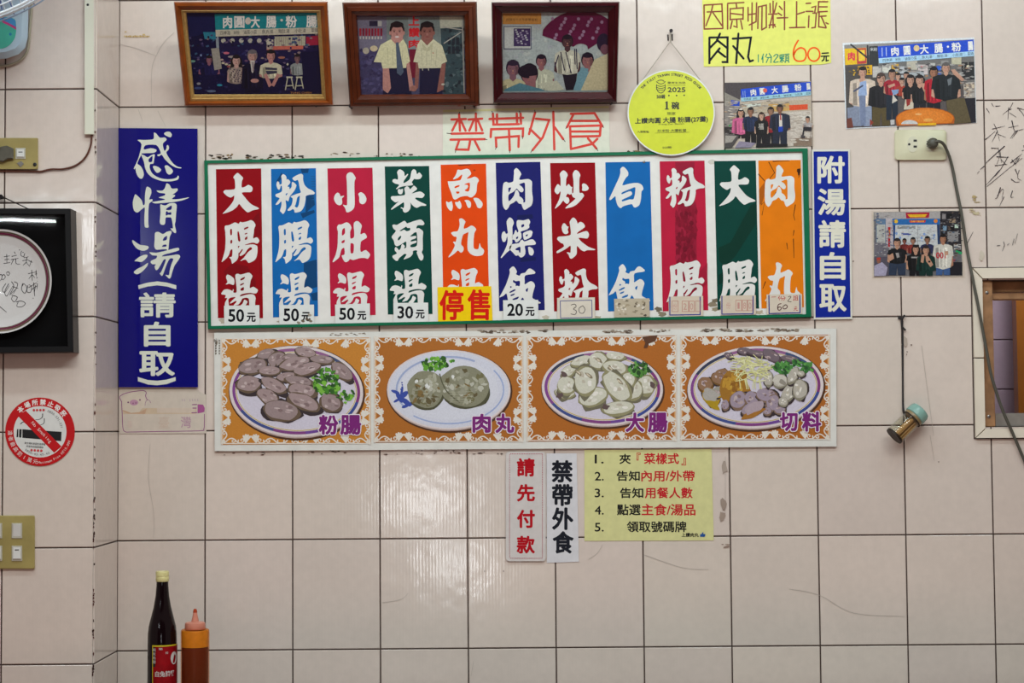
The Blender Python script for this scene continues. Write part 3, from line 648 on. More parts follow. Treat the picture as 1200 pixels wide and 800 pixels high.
# --- hatch window on the right
TRIM = mat('cream_trim_tile', 'e3d8c6', .22, noise=.05, nscale=20)
WOOD_R = mat('worn_brown_wood', 'a07650', .6, noise=.35, nscale=35, bump=.3)
win = thing('window_1', None, None, P(1300, 500, 0), kind='structure')
m = MB()
o4 = [P(1138.3, 314.5), P(1340, 312), P(1340, 512), P(1142.2, 513)]
i4 = [P(1150, 326.5), P(1326, 325), P(1326, 500), P(1153.6, 502.5)]
def ringbox(m, o, i, y0, y1, by=None):
    lo = lambda q, y: [Vector((v.x, y, v.z)) for v in q]
    m.loops([lo(o, y0), lo(o, y1), lo(i, y1), lo(i, y0)])
m2 = MB()
def trim_piece(a, b, c, d):
    q = [Vector(v) for v in (a, b, c, d)]; cen = sum(q, Vector()) / 4
    ins = [v + (cen - v).normalized() * .0012 for v in q]
    m.loops([[Vector((v.x, .001, v.z)) for v in ins], [Vector((v.x, -.0075, v.z)) for v in ins],
             [Vector((v.x, -.009, v.z)) for v in [w_ + (cen - w_).normalized() * .0012 for w_ in ins]]], True, True, True)
mid = lambda a, b, t: a + (b - a) * t
trim_piece(o4[0], o4[1], i4[1], i4[0])
trim_piece(o4[0], i4[0], mid(i4[0], i4[3], .53), mid(o4[0], o4[3], .53))
trim_piece(mid(o4[0], o4[3], .53), mid(i4[0], i4[3], .53), i4[3], o4[3])
trim_piece(o4[3], i4[3], i4[2], o4[2]); trim_piece(o4[1], o4[2], i4[2], i4[1])
tag(m.build('trim_1', TRIM), kind='structure')
m = MB()                                     # dark joint behind the trim tiles
ringbox(m, [v + Vector((dx, 0, dz)) for v, dx, dz in zip(o4, (-.0025, .0025, .0025, -.0025), (.0025, .0025, -.0025, -.0025))], i4, .002, -.0015)
m.build('grout_joint', GROUT, wall_back)
def frame_part(name, x0, x1, y0, y1, z0, z1, material, bev=.002):
    m = MB(); m.box(x0, x1, y0, y1, z0, z1); o = m.build(name, material, win)
    bm = bmesh.new(); bm.from_mesh(o.data)
    bmesh.ops.bevel(bm, geom=bm.edges[:], offset=bev, segments=2, affect='EDGES'); bm.to_mesh(o.data); bm.free()
    return o
d1 = -.006
xa = HX0 + .0005; xb = P(1165, 420, d1).x; zt = HZ1 - .0005; zb = HZ0 + .0005
frame_part('jamb', xa, xb, .006, .12, zb, zt, WOOD_R)
frame_part('jamb', HX1 - (xb - xa), HX1 - .0005, .006, .12, zb, zt, WOOD_R)
frame_part('lintel', xb, HX1 - (xb - xa), .035, .12, P(1180, 342, -.035).z, zt, WOOD_R)
frame_part('sash_rail', xb, HX1 - (xb - xa), .020, .05, P(1180, 351, -.02).z, P(1180, 343.5, -.02).z, mat('faded_sash_wood', 'a07650', .6, noise=.3, nscale=40, bump=.2))
ALU = mat('brushed_aluminium_sill', 'a8a29a', .4, .6, noise=.1, nscale=60)
frame_part('sill', xb, HX1 - (xb - xa), .012, .12, zb, P(1180, 484, -.012).z, ALU)
STEEL = mat('dull_steel', '8f8a84', .35, .9)
for sx, sy in ((1156.5, 343), (1158.8, 488)):
    m = MB(); m.lathe(P(sx, sy, -.0063), (0, -1, 0), [(0, .004), (.0012, .004), (.002, .0028)], 14)
    m.build('screw', STEEL, win, True)
m = MB(); m.box(xb - .004, HX1 - (xb - xa) + .004, .060, .064, P(1180, 486, -.06).z, P(1180, 341, -.06).z)
m.build('glass_pane', pane_mat('clear_window_pane'), win)
# the tiled wall of the room behind the hatch, and the ochre door standing there
w = TileWall()
BY = .95
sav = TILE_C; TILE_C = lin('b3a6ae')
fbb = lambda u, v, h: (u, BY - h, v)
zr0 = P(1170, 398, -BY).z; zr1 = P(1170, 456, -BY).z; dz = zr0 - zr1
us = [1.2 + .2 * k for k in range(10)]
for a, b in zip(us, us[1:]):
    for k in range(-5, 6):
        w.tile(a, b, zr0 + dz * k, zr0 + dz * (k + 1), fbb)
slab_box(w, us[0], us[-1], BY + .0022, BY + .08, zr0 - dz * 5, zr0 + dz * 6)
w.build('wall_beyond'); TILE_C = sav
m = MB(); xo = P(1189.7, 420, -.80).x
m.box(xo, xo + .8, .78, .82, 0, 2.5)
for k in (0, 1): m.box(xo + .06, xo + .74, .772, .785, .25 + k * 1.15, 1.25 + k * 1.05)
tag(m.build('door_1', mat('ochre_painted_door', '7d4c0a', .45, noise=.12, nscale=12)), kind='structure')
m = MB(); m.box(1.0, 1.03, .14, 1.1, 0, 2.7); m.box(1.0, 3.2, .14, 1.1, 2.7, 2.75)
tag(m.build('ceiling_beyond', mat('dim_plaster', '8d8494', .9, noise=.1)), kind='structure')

# ================================================================== SIGNS
WHITE = 'dfdbd5'
def sheet_sign(name, label, cat, quad, off, thick, col, m=PAPER, pl=WALL):
    pr = Pr(pl, off); pr.sheet(quad, thick, col); return pr
def base_of(quad, off, pl=WALL):
    n = len(quad)
    return pl.at(sum(q[0] for q in quad) / n, max(q[1] for q in quad), off)
def sign(name, label, cat, quad, thick, col, m, draw, part='lettering', off=.0012, pl=WALL, backname='board', group=None, mback=None, edge=None):
    r = thing(name, label, cat, base_of(quad, off, pl), group)
    pr = Pr(pl, off); pr.sheet(quad, thick, col, edge); b = pr.build(backname, mback or m, r)
    p2 = Pr(pl, pr.z + 4e-5); draw(p2)
    if p2.f: p2.build(part, m, r)
    return r

# --- tall dark blue sign on the left
def draw(p):
    p.view(1, 0, 0)
    for ch, x, y in (('感', 148, 148), ('情', 148, 210), ('湯thin', 148, 265)): p.brush(ch, x, y, 70, 'd4d6c8')
    T = 'd4d6c8'
    p.view(11.43, 148, 325); p.poly(smooth_ring([(158,105),(280,70),(415,52),(550,70),(670,105),(668,158),(540,120),(415,105),(290,120),(165,155)], 1), T)
    p.view(1, 0, 0)
    p.text('請', 163, 342.5, 205.9, 372, T, .026); p.text('自', 168.6, 376.8, 199.8, 406, T, .035); p.text('取', 163, 411.2, 205, 440.5, T, .035)
    p.view(11.43, 148, 390); p.poly([(155,590),(290,630),(415,640),(540,625),(660,590),(662,640),(540,685),(415,700),(290,690),(155,645)], T)
BLUEV = ink('glossy_blue_acrylic', .14, .4, .03, 10)
sign('hanging_sign', 'tall dark blue sign with cream brush lettering beside the tiled pillar', 'sign',
     [(138.9, 150), (231.5, 150.6), (232, 453.6), (139, 453.6)], .005, '110e6e', VINYL, draw, off=.0035, mback=BLUEV)

# --- narrow royal blue sign on the right
def draw(p):
    T = 'dcd8c6'
    p.poly([(953.3, 177.4), (994, 177.1), (996.8, 371.4), (955.6, 372)], '10268c')
    for ch, b in (('附', (957.8, 182.4, 990, 215)), ('湯', (958.3, 220.7, 991, 252.3)), ('請', (959.2, 257.8, 991.2, 290.2)), ('自', (960.8, 295.2, 990.8, 328)), ('取', (960.1, 332.8, 992.2, 365.2))):
        p.text(ch, *b, T, .03)
sign('hanging_sign', 'narrow royal blue sign with white border and rounded white characters right of the menu board', 'sign',
     [(951.3, 175.2), (995.9, 174.8), (998.8, 373.6), (953.6, 374.3)], .004, 'd6d4c8', VINYL, draw, off=.0012)

# --- the long menu board
OUT = [(239.2, 188), (946.6, 173.6), (951, 371.5), (243.6, 385.6)]
INN = [(243.4, 191.4), (940.2, 177.6), (944.6, 368), (247.4, 381.8)]
D0, D1 = .0012, .014
menu = thing('menu_board', 'long white menu board with green frame and eleven coloured panels', 'menu board', base_of(OUT, D0))
pr = Pr(WALL, D0); pr.sheet([(241.5, 190), (943, 176), (947.5, 369.5), (245.5, 383.5)], .008, WHITE)
for x, y, c in ((262, 376, 'b7ab98'), (330, 377, 'a59a88'), (352, 381, '6f6250'), (345, 378, '4c4437'), (640, 372, 'c0b4a2'), (700, 372, 'b0a48f'), (772, 362, '6d6250'), (776, 368, '877a66'), (835, 357, '8a7d68'), (838, 352, '766a57'), (838, 362, '94886f'), (890, 366, 'b5a68e'), (835, 190, 'c4c0b4')):
    rs2 = random.Random(int(x)); pr.poly([(x + rs2.uniform(3, 7) * math.cos(t), y + rs2.uniform(1.5, 4) * math.sin(t)) for t in [k * pi / 6 for k in range(12)]], c)
pr.build('backing', BOARD, menu); bz = pr.z
m = MB()
lo = lambda q, d: [P(x, y, d) for x, y in q]
m.loops([lo(OUT, D0), lo(OUT, D1 - .001), lo([(x + (.5 if x < 600 else -.5), y + (.5 if y < 300 else -.5)) for x, y in OUT], D1), lo(INN, D1), lo(INN, D0 + .007)])
m.build('frame', mat('green_painted_frame', '006643', .4, spec=.25, noise=.12, nscale=20), menu)
RED, BLU, CRI, GRN, ORA, NAV, OR2 = '8e020f', '1062a8', 'b41b3a', '043e35', 'dc4404', '1a1c64', 'df780a'
PANELS = [
 (RED, [(253, 198.2), (306.1, 197.3), (308.2, 372.6), (255.3, 372.6)], [('大', 250, 195), ('腸', 252, 253), ('湯', 252.5, 314.5)], 'dark red panel'),
 (BLU, [(317.6, 197.9), (370.2, 197), (372.8, 370.3), (320, 371.7)], [('粉', 315, 195), ('腸', 315, 253), ('湯', 316.3, 314)], 'bright blue panel with dark scuffs'),
 (CRI, [(383.7, 197.3), (436.5, 196.4), (440.2, 368.9), (387.5, 370.3)], [('小', 382, 195), ('肚', 382, 253), ('湯', 383.5, 313)], 'crimson panel'),
 (GRN, [(450.9, 195), (502.9, 194.4), (506.9, 367.7), (454.6, 368.3)], [('菜', 450, 192), ('頭', 450, 250), ('湯', 450, 310)], 'dark green panel'),
 (ORA, [(516.4, 193), (569.5, 191.6), (573.5, 366), (519.8, 366)], [('魚', 515, 192), ('丸', 517, 248), ('湯', 516.5, 309)], 'orange red panel'),
 (NAV, [(580.9, 190.7), (633.2, 189.5), (638.4, 363.1), (585, 364.3)], [('肉', 578, 190), ('燥', 578, 248), ('飯', 578, 305)], 'navy panel'),
 (RED, [(644.7, 191), (697.3, 190.4), (702.2, 363.4), (649.3, 364.8)], [('炒', 643, 190), ('米', 645, 248), ('粉', 646.5, 306)], 'dark red panel'),
 (BLU, [(709.4, 190.1), (761.7, 189.3), (766, 363.4), (712.5, 364.8)], [('白', 706, 190), ('飯', 706.2, 302.5)], 'clean bright blue panel'),
 (CRI, [(773, 189), (825.6, 188.1), (830, 363.3), (776.7, 364.7)], [('粉', 772.2, 187.7), ('腸', 773.6, 300)], 'crimson panel with a dark worn strip'),
 (GRN, [(836.9, 188.7), (885.7, 188.1), (889.5, 361.3), (840.9, 362.7)], [('大', 831.8, 186), ('腸', 835.2, 299)], 'dark green panel with a faded streak'),
 (OR2, [(888.6, 188.1), (938.4, 187.3), (942.1, 359.8), (892.4, 361.3)], [('肉', 885.4, 186.3), ('丸', 888, 299.5)], 'yellow orange panel with black scratches'),
]
for i, (c, q, chars, lab) in enumerate(PANELS):
    pr = Pr(WALL, bz + 5e-5); pr.sheet(q, .0004, c)
    def patch(pts, col): pr.poly(pts, col)
    if i == 0:
        patch([(272,340),(262,318),(272,308),(290,312),(300,330),(298,352),(285,360)], '7c0410'); patch([(295,258),(304,248),(306,275),(297,280)], '7c0410')
    if i == 1:
        for pts in ([(352,197.5),(362,197.5),(361,202.5),(354,203)],[(324,212),(330,202),(332,206),(326,214)],[(359,229),(368,228.5),(369,240),(362,246),(358,250)],[(352,250),(368,246),(369,249),(358,254),(355,256)],
                    [(356,308),(371,304),(371.5,318),(356,320)],[(352,320),(371,318),(372,336),(360,340),(354,334)],[(364,344),(372,342),(372,352),(366,352)]): patch(pts, '0c3f6d')
        for k in range(10): patch([(364 + k * .5, 206 + k * 3), (369, 206 + k * 3), (369, 207.2 + k * 3), (364, 207.2 + k * 3)], '1a588e')
    if i == 4:
        patch([(536,193),(553,192.3),(550,193.6),(538,194.2)], '6b2a10'); pr.ell(556, 199.5, 1.5, 1, '9c3a10', n=8)
    if i == 5:
        patch([(606,252),(624,251),(625,256),(606,257)], '151a50'); patch([(610,302),(628,301),(628,305),(610,307)], '151a50')
    if i == 8:
        patch([(791,190),(814,189.5),(812,230),(816,240),(817,362),(795,362),(792,300),(791,262),(796,240)], '941a34')
        pr.step = 4e-6
        for k in range(4): pr.dabs(793, 240, 815, 358, 60, ['8d1730', '87142c', '9a1d38', '7d1228'], 2.6, 5.5, 50 + k)
        pr.dabs(794, 250, 814, 300, 30, ['7a1228', '6f0f24'], 3, 4, 60)
        patch([(820,318),(829,308),(829,330),(820,340)], '9c1a34')
    if i == 9:
        patch([(880,240),(886,238),(886,262),(862,300),(850,312),(843,306),(842,290),(856,284)], '073328'); patch([(842,322),(852,316),(850,330),(842,334)], '053027')
    if i == 10:
        for l in ([(889,204),(898,214),(908,202)],[(901,190),(908,203)],[(934,200),(937,204),(936,208)],[(894,228),(892,240),(896,236),(893,252)],[(898,224),(893,232)],[(906,189),(925,188.5)],
                  [(932,240),(930,252),(931.5,258)],[(930.5,270),(929.6,276)],[(929.8,280),(930.4,302)],[(922,285),(923,292)],[(910,225),(905,232)],[(935,345),(938,355)],[(897,330),(894,338)]):
            pr.stroke(l, 1.1, '43240a', .6)
        patch([(934,198),(938,197),(938,202),(935.5,206)], '3b210d'); patch([(889.5,222),(897,212),(899,220),(893,238),(890,240)], 'a9570a')
    pn = pr.build('menu_panel', VINYL, menu); pn['label'] = lab
    for ch, x, y in chars:
        p2 = Pr(WALL, pr.z + 8e-5); p2.brush(ch, x, y, 60, 'dbd8d3'); p2.build('character', VINYL, pn)
m = MB()
for x, y in ((754.7, 189.4),):
    m.lathe(P(x, y, bz + .0006), (0, -1, 0), [(0, .0032), (.001, .0032), (.0018, .002)], 12)
m.build('screw', STEEL, menu, True)

# --- price cards and the sold-out card along the board's lower edge
CO = bz + .0006
def card(label, quad, body, draw, group=None, part='lettering', thick=.003, d=.0):
    return sign('price_card', label, 'price card', quad, thick, body, PAPER, draw, part, CO + d, group=group, backname='card', edge='77736c')  # card sides coloured grey to stand in for their edge shadow
def digits(txt, q, yuan=True):
    (x0, y0), (x1, y1), (x2, y2), (x3, y3) = q
    W_, H_ = x1 - x0, y3 - y0
    def f(p):
        p.text(txt, x0 + .12 * W_, y0 + .16 * H_, x0 + .57 * W_, y0 + .80 * H_, '17171c', .03)
        p.text('元', x0 + .64 * W_, y0 + .34 * H_, x0 + .90 * W_, y0 + .80 * H_, '17171c', .04)
    return f
cards = [
 ('50', [(262.5, 358.2), (303.9, 357.4), (304.2, 381), (262.8, 381.9)], 'white card reading 50 on the leftmost, dark red panel of the menu board'),
 ('50', [(327.1, 357.4), (367.9, 356.8), (368.2, 380.3), (327.4, 381.2)], 'white card reading 50 with stained corner, on the scuffed blue panel'),
 ('50', [(392.6, 356.8), (433.4, 355.4), (433.7, 378.4), (393, 379.4)], 'white card reading 50 on the crimson panel third from the left of the menu board'),
 ('30', [(460.9, 354.9), (501.8, 354.4), (502.1, 376.8), (461.3, 377.7)], 'white printed card reading 30 on the green panel of the menu board'),
 ('20', [(589.5, 351.7), (630.6, 351.2), (631, 373.8), (589.9, 374.8)], 'white printed card reading 20 on the navy panel of the menu board'),
]
for t, q, lab in cards:
    f = digits(t, q)
    if 'stained' in lab:
        g = f
        def f(p, g=g):
            g(p)
            for x, y, c in ((360, 374, '5c5042'), (364, 376, '7c705f'), (350, 378, '8f8473'), (355, 376, '6a5e4e'), (363, 369, 'a79c8c')):
                p.poly([(x + 2.4 * math.cos(k), y + 1.8 * math.sin(k * 1.1)) for k in range(6)], c)
    card(lab, q, 'd9dad6', f)
def f(p):
    T = 'd01c10'
    p.text('停', 514.9, 339.3, 543.3, 375.2, T, .026); p.text('售', 547.6, 338.8, 574.6, 375, T, .026)
sign('notice_card', 'yellow card with two thick red characters over the orange panel of the menu board', 'notice', [(512.7, 336.4), (575.7, 335.2), (577.3, 377.4), (513.3, 379.2)], .0006, 'eec70c', PAPER, f, off=CO + .0006, backname='card')
def f(p):
    q = [(656.5, 352.5), (693.5, 351.6), (693.9, 371.6), (657, 372.8)]
    p.strokes([[q[0], q[1]], [q[1], q[2]], [q[2], q[3]], [q[3], q[0]]], .9, '4a4f86')
    p.view(3.48, 570, 170)
    p.strokes([smooth_path([(345,652),(360,648),(366,658),(355,668),(367,676),(362,690),(345,688)], 4), smooth_path([(392,655),(378,665),(380,682),(394,685),(402,670),(394,655)], 4)], 2.6, '3c3a3c')
card('cream card with faint handwritten 30 on the red panel beside the navy one', [(652.8, 349), (697, 348.3), (697.5, 374.6), (653.2, 375.6)], 'd3c9ba', f)
def f(p):
    r3 = random.Random(5)
    for k in range(34):
        x, y = r3.uniform(721, 757), r3.uniform(351.5, 370)
        p.poly([(x + r3.uniform(.5, 3) * math.cos(t), y + r3.uniform(.4, 2.2) * math.sin(t)) for t in (0, 1, 2, 3, 4, 5)], r3.choice(['cfc4b0', '6f6353', 'a3957c', 'd8cfc0', '8f846f', '4f473d']))
card('weathered blotchy card with writing worn off, on the clean blue panel', [(719.6, 350), (761, 349.4), (761.2, 371), (720, 372)], 'b8ab95', f)
def redgrid(x0, y0, w_, h_, t, marks):
    def f(p):
        p.strokes([[(x0 - 1.5, y0 - 1), (x0 - 1.5, y0 + h_ + 1.5)], [(x0 - 1.5, y0 + h_ + 1.5), (x0 + w_, y0 + h_ + 1)], [(x0 + w_, y0 + h_ + 1), (x0 + w_, y0 - 1)]], 1.3, '3d4286')
        for a, b in t:
            X0, X1 = x0 + a * w_, x0 + b * w_; Y0, Y1 = y0 + .2 * h_, y0 + .86 * h_
            p.strokes([[(X0, Y0), (X1, Y0)], [(X1, Y0), (X1, Y1)], [(X1, Y1), (X0, Y1)], [(X0, Y1), (X0, Y0)]], .5, 'b0605a')
        for ch, a, b in marks: p.text(ch, x0 + a * w_, y0 + .34 * h_, x0 + b * w_, y0 + .74 * h_, 'c08d84', 0)
    return f
card('cream card with three thin red boxes and faded writing, on the worn crimson panel', [(783.4, 347.4), (823.9, 346.6), (824.3, 370), (783.8, 371)], 'cdbeab', redgrid(786.5, 349, 34, 18.5, ((.03, .24), (.38, .60), (.62, .80), (.84, 1)), (('份', .06, .2), ('2', .42, .54), ('0', .65, .76))))
card('cream card with red boxes and faded writing, on the streaked green panel', [(844.3, 346.4), (885.6, 345.6), (886, 368.4), (844.7, 369.4)], 'cdbeab', redgrid(847.5, 348, 35, 18.5, ((.42, .62), (.64, .80), (.82, .98)), (('份', .1, .25), ('1', .48, .55), ('8', .67, .76), ('0', .85, .94))))
def f(p):
    p.strokes([[(901, 346.2), (901.4, 367)], [(901.4, 367.3), (937.6, 366.3)], [(937.6, 366.3), (937.3, 346)]], 1.4, '34387e')
    p.view(20, 890, 335)
    R_ = 'b02a30'
    p.strokes([[(280,260),(385,255)],[(470,235),(440,290)],[(460,270),(470,330)],[(520,240),(490,290)],[(560,235),(610,285)],[(500,290),(590,290),(570,340)],[(540,290),(520,340)],
               [(810,225),(810,340)],[(790,330),(825,315)],[(800,260),(830,255)],[(850,235),(850,330)],[(890,230),(895,335)],[(850,235),(890,230)],[(850,280),(890,280)],[(845,330),(905,330)],
               [(830,490),(870,485)],[(815,525),(880,520)],[(835,525),(810,575)],[(855,525),(860,570),(900,572)]], 13, R_)
    p.strokes([smooth_path([(675,255),(715,240),(735,265),(665,355),(745,368)], 3)], 15, '3a2c2c')
    p.strokes([smooth_path([(505,415),(450,430),(425,490),(440,560),(490,560),(515,510),(460,490),(430,520)], 3), smooth_path([(600,445),(555,480),(560,530),(620,530),(655,480),(620,440),(590,450)], 3)], 20, '52222a')
card('cream card with blue edges and a handwritten 60, on the yellow orange panel', [(898.3, 345), (939.8, 344.3), (940.2, 367.6), (898.7, 368.4)], 'cfc2b0', f)

# --- red handwritten paper above the board
def f(p):
    p.view(5, 500, 115)
    p.strokes([[(190,95),(195,190)],[(145,125),(230,122)],[(180,130),(150,190)],[(200,130),(228,190)],[(288,90),(290,190)],[(245,125),(325,120)],[(275,130),(250,190)],[(300,130),(325,188)],[(145,208),(330,205)],[(140,243),(340,240)],[(190,248),(172,300),(245,302),(255,248)],[(282,250),(310,305)],
      [(368,122),(565,115)],[(388,90),(392,155)],[(412,95),(412,150)],[(390,155),(540,152)],[(528,90),(530,150)],[(550,90),(553,150)],[(375,228),(378,182),(565,178),(563,225)],[(408,285),(405,232),(540,222),(538,285)],[(482,182),(487,305)],
      [(635,85),(600,210)],[(640,120),(718,128),(680,230),(620,305)],[(605,180),(665,238)],[(742,80),(748,300)],[(750,170),(800,240)],
      [(845,92),(985,88)],[(860,95),(822,170)],[(985,90),(1030,165)],[(850,133),(1000,133)],[(840,165),(1020,160),(1015,220)],[(840,165),(845,295)],[(850,195),(1010,195)],[(850,225),(1010,222)],[(845,298),(970,268),(1000,238)],[(945,235),(995,295)]], 14, 'd3483f')
    p.strokes([[(195,75),(190,90)],[(378,68),(388,90)],[(543,75),(548,90)],[(633,68),(636,85)],[(118,205),(145,208)],[(338,240),(355,243)],[(172,300),(168,318)],[(485,305),(487,318)],[(410,285),(402,300)],[(800,240),(812,255)],[(820,168),(815,178)],[(1030,160),(1037,172)],[(995,292),(1003,308)],[(620,300),(610,318)],[(560,222),(562,238)]], 4, '39302e')
    p.poly([(95,69),(1068,46),(1068,58),(95,82)], 'd5cf9a')
sign('paper_notice', 'cream paper strip with thin red marker characters above the menu board', 'paper notice', [(519, 128.6), (713.6, 124), (714.6, 178.6), (519, 183)], .0003, 'd6d5c3', PAPER, f, off=.0008, backname='paper')

# --- yellow price notice
def f(p):
    p.view(7.5, 820, 0)
    p.strokes([[(38,45),(40,255)],[(38,45),(195,35),(203,250)],[(40,255),(203,250)],[(65,105),(190,100)],[(115,45),(100,110),(55,225)],[(115,110),(195,225)],
      [(245,35),(245,255)],[(245,30),(388,22)],[(320,28),(325,65)],[(268,75),(268,175)],[(268,78),(383,68),(380,170)],[(270,118),(378,130)],[(268,172),(380,165)],[(325,170),(328,240),(300,230)],[(285,185),(270,250)],[(360,180),(375,255)],
      [(425,65),(425,185)],[(425,130),(490,120)],[(460,25),(458,262)],[(500,25),(495,190),(435,220)],[(515,60),(585,45),(585,240),(545,262)],[(515,60),(510,250)],[(548,60),(545,255)],
      [(618,30),(620,110)],[(676,25),(655,110)],[(605,125),(680,122)],[(645,10),(645,245)],[(640,130),(612,245)],[(650,215),(665,235)],[(610,220),(660,215)],[(700,55),(725,85)],[(690,115),(720,135)],[(680,158),(772,155)],[(745,12),(745,260)],
      [(852,15),(850,240)],[(855,125),(920,105)],[(790,243),(925,240)],
      [(935,30),(975,28)],[(935,100),(995,100)],[(960,140),(955,240)],[(985,65),(1020,55),(1010,110)],[(995,115),(1025,115),(1015,240),(985,245)],[(1045,15),(1040,110)],[(1045,15),(1125,15)],[(1045,60),(1120,60)],[(1040,105),(1120,100)],[(1050,110),(1045,235),(1110,245)],[(1050,145),(1110,140)],[(1070,150),(1110,240)],[(1110,200),(1130,210)]], 13, '8d4a3e')
    p.strokes([[(85,330),(85,555)],[(85,330),(245,328),(243,545),(200,545)],[(178,295),(150,360),(90,420)],[(150,350),(245,425)],[(175,425),(130,480),(90,530)],[(160,450),(225,500)],
      [(340,295),(320,555)],[(290,340),(450,330),(425,500),(440,540),(468,530)],[(295,405),(385,515)]], 19, '20222a')
    p.strokes([[(515,480),(515,545)],[(560,475),(545,520)],[(555,500),(555,550)],[(590,475),(580,500)],[(610,470),(630,500)],[(590,505),(630,505),(625,550)],[(605,505),(585,550)],smooth_path([(650,495),(670,478),(688,490),(650,545),(690,543)], 3),
      [(705,485),(705,505),(740,500),(740,480),(705,485)],[(705,515),(740,513)],[(722,480),(722,550)],[(720,520),(705,545)],[(725,520),(742,540)],[(750,478),(785,475)],[(757,490),(757,530),(780,530),(780,490),(757,490)],[(757,510),(780,510)],[(757,535),(750,548)],[(775,533),(785,548)]], 9, '2f8a72')
    p.stroke(smooth_path([(865,355),(835,410),(823,470),(835,520),(870,538),(915,530),(935,490),(925,440),(890,420),(850,440),(828,480)], 5), 14, 'ef5a22')
    p.ring(1003, 478, 59, 66, 14, 'ef5a22')
    p.strokes([[(1075,468),(1130,465)],[(1068,495),(1135,492)],[(1095,500),(1090,525),(1075,535)],[(1112,500),(1112,535),(1130,530)]], 12, '20222a')
sign('paper_notice', 'bright yellow paper with brown and black marker characters and an orange 60, at the top', 'paper notice',
     [(822.8, -2.5), (973, -2.5), (974, 73.5), (963, 75.6), (824.8, 78)], .0003, 'e0e072', PAPER, f, off=.0010, backname='paper')

# --- the three papers under the dish board
def rrect(x0, y0, x1, y1, r, n=5):
    out = []
    for cx, cy, a in ((x1 - r, y0 + r, -90), (x1 - r, y1 - r, 0), (x0 + r, y1 - r, 90), (x0 + r, y0 + r, 180)):
        for k in range(n + 1):
            t = math.radians(a + 90 * k / n); out.append((cx + r * math.cos(t), cy + r * math.sin(t)))
    return out
def f(p):
    p.view(5.718, 580, 525)
    p.text('請', 146, 66, 268, 190, 'b0121f', .035); p.text('先', 147, 240, 268, 358, 'b0121f', .035); p.text('付', 147, 412, 268, 535, 'b0121f', .035); p.text('款', 145, 586, 268, 706, 'b0121f', .035)
    for k in range(60):
        y = 42 + k * 11.75
        if k < 59: p.stroke([(98, y), (98, y + 7)], 4, 'a8344e', cap=False); p.stroke([(318, y), (318, y + 7)], 4, 'a8344e', cap=False)
    for k in range(19):
        x = 102 + k * 11.6; p.stroke([(x, 38), (x + 7, 38)], 4, 'a8344e', cap=False); p.stroke([(x, 737), (x + 7, 737)], 4, 'a8344e', cap=False)
sign('plastic_sign', 'narrow white plastic sign with red characters and dashed red border', 'sign', rrect(592.8, 529.2, 639.6, 657.2, 4), .004, 'cdc6c2', PAPER, f, off=.0012, backname='plate', mback=ink('white_sign_plate', .3, .4))
def f(p):
    p.view(5.718, 580, 525)
    p.text('禁', 378, 80, 522, 230, '1e2028', .035); p.text('帶', 382, 240, 522, 388, '1e2028', .035); p.text('外', 382, 396, 526, 548, '1e2028', .035); p.text('食', 386, 555, 528, 706, '1e2028', .035)
sign('paper_notice', 'white paper strip with bold black characters beside the red lettered plastic sign', 'paper notice', [(640.4, 531), (675.8, 531), (678.3, 658), (640.9, 659.3)], .0003, 'd2d0d3', PAPER, f, off=.0010, backname='paper')
def f(p):
    p.view(4.138, 570, 520)
    K, R_ = '20201f', 'c0262e'
    for n, y in (('1.', 52), ('2.', 135), ('3.', 216), ('4.', 300), ('5.', 382)): p.text(n, 525, y, 569, y + 43, K, .02)
    p.text('夾', 645, 48, 700, 98, K, .025); p.text('『', 728, 43, 748, 80, R_, .02); p.text('菜樣式', 764, 44, 934, 98, R_, .025); p.text('』', 946, 68, 968, 104, R_, .02)
    p.text('告知', 632, 130, 744, 180, K, .025); p.text('內用/外帶', 751, 128, 1010, 182, R_, .022)
    p.text('告知', 648, 212, 761, 263, K, .025); p.text('用餐人數', 768, 210, 1000, 264, R_, .022)
    p.text('點選', 633, 292, 748, 346, K, .022); p.text('主食/湯品', 752, 290, 1014, 347, R_, .022)
    p.text('領取號碼牌', 681, 374, 970, 428, K, .022)
    p.text('上讚肉丸', 946, 431, 1030, 451, K, .03)
    p.poly([(1036,437),(1042,438),(1049,428),(1053,429),(1052,436),(1062,437),(1061,447),(1056,451),(1036,450)], '2b5596')
sign('paper_notice', 'pale yellow paper listing five numbered lines in black and red', 'paper notice', [(684.9, 526.9), (833.9, 526), (836.4, 633), (684.9, 633.6)], .0003, 'd2cf93', PAPER, f, off=.0010, backname='paper')

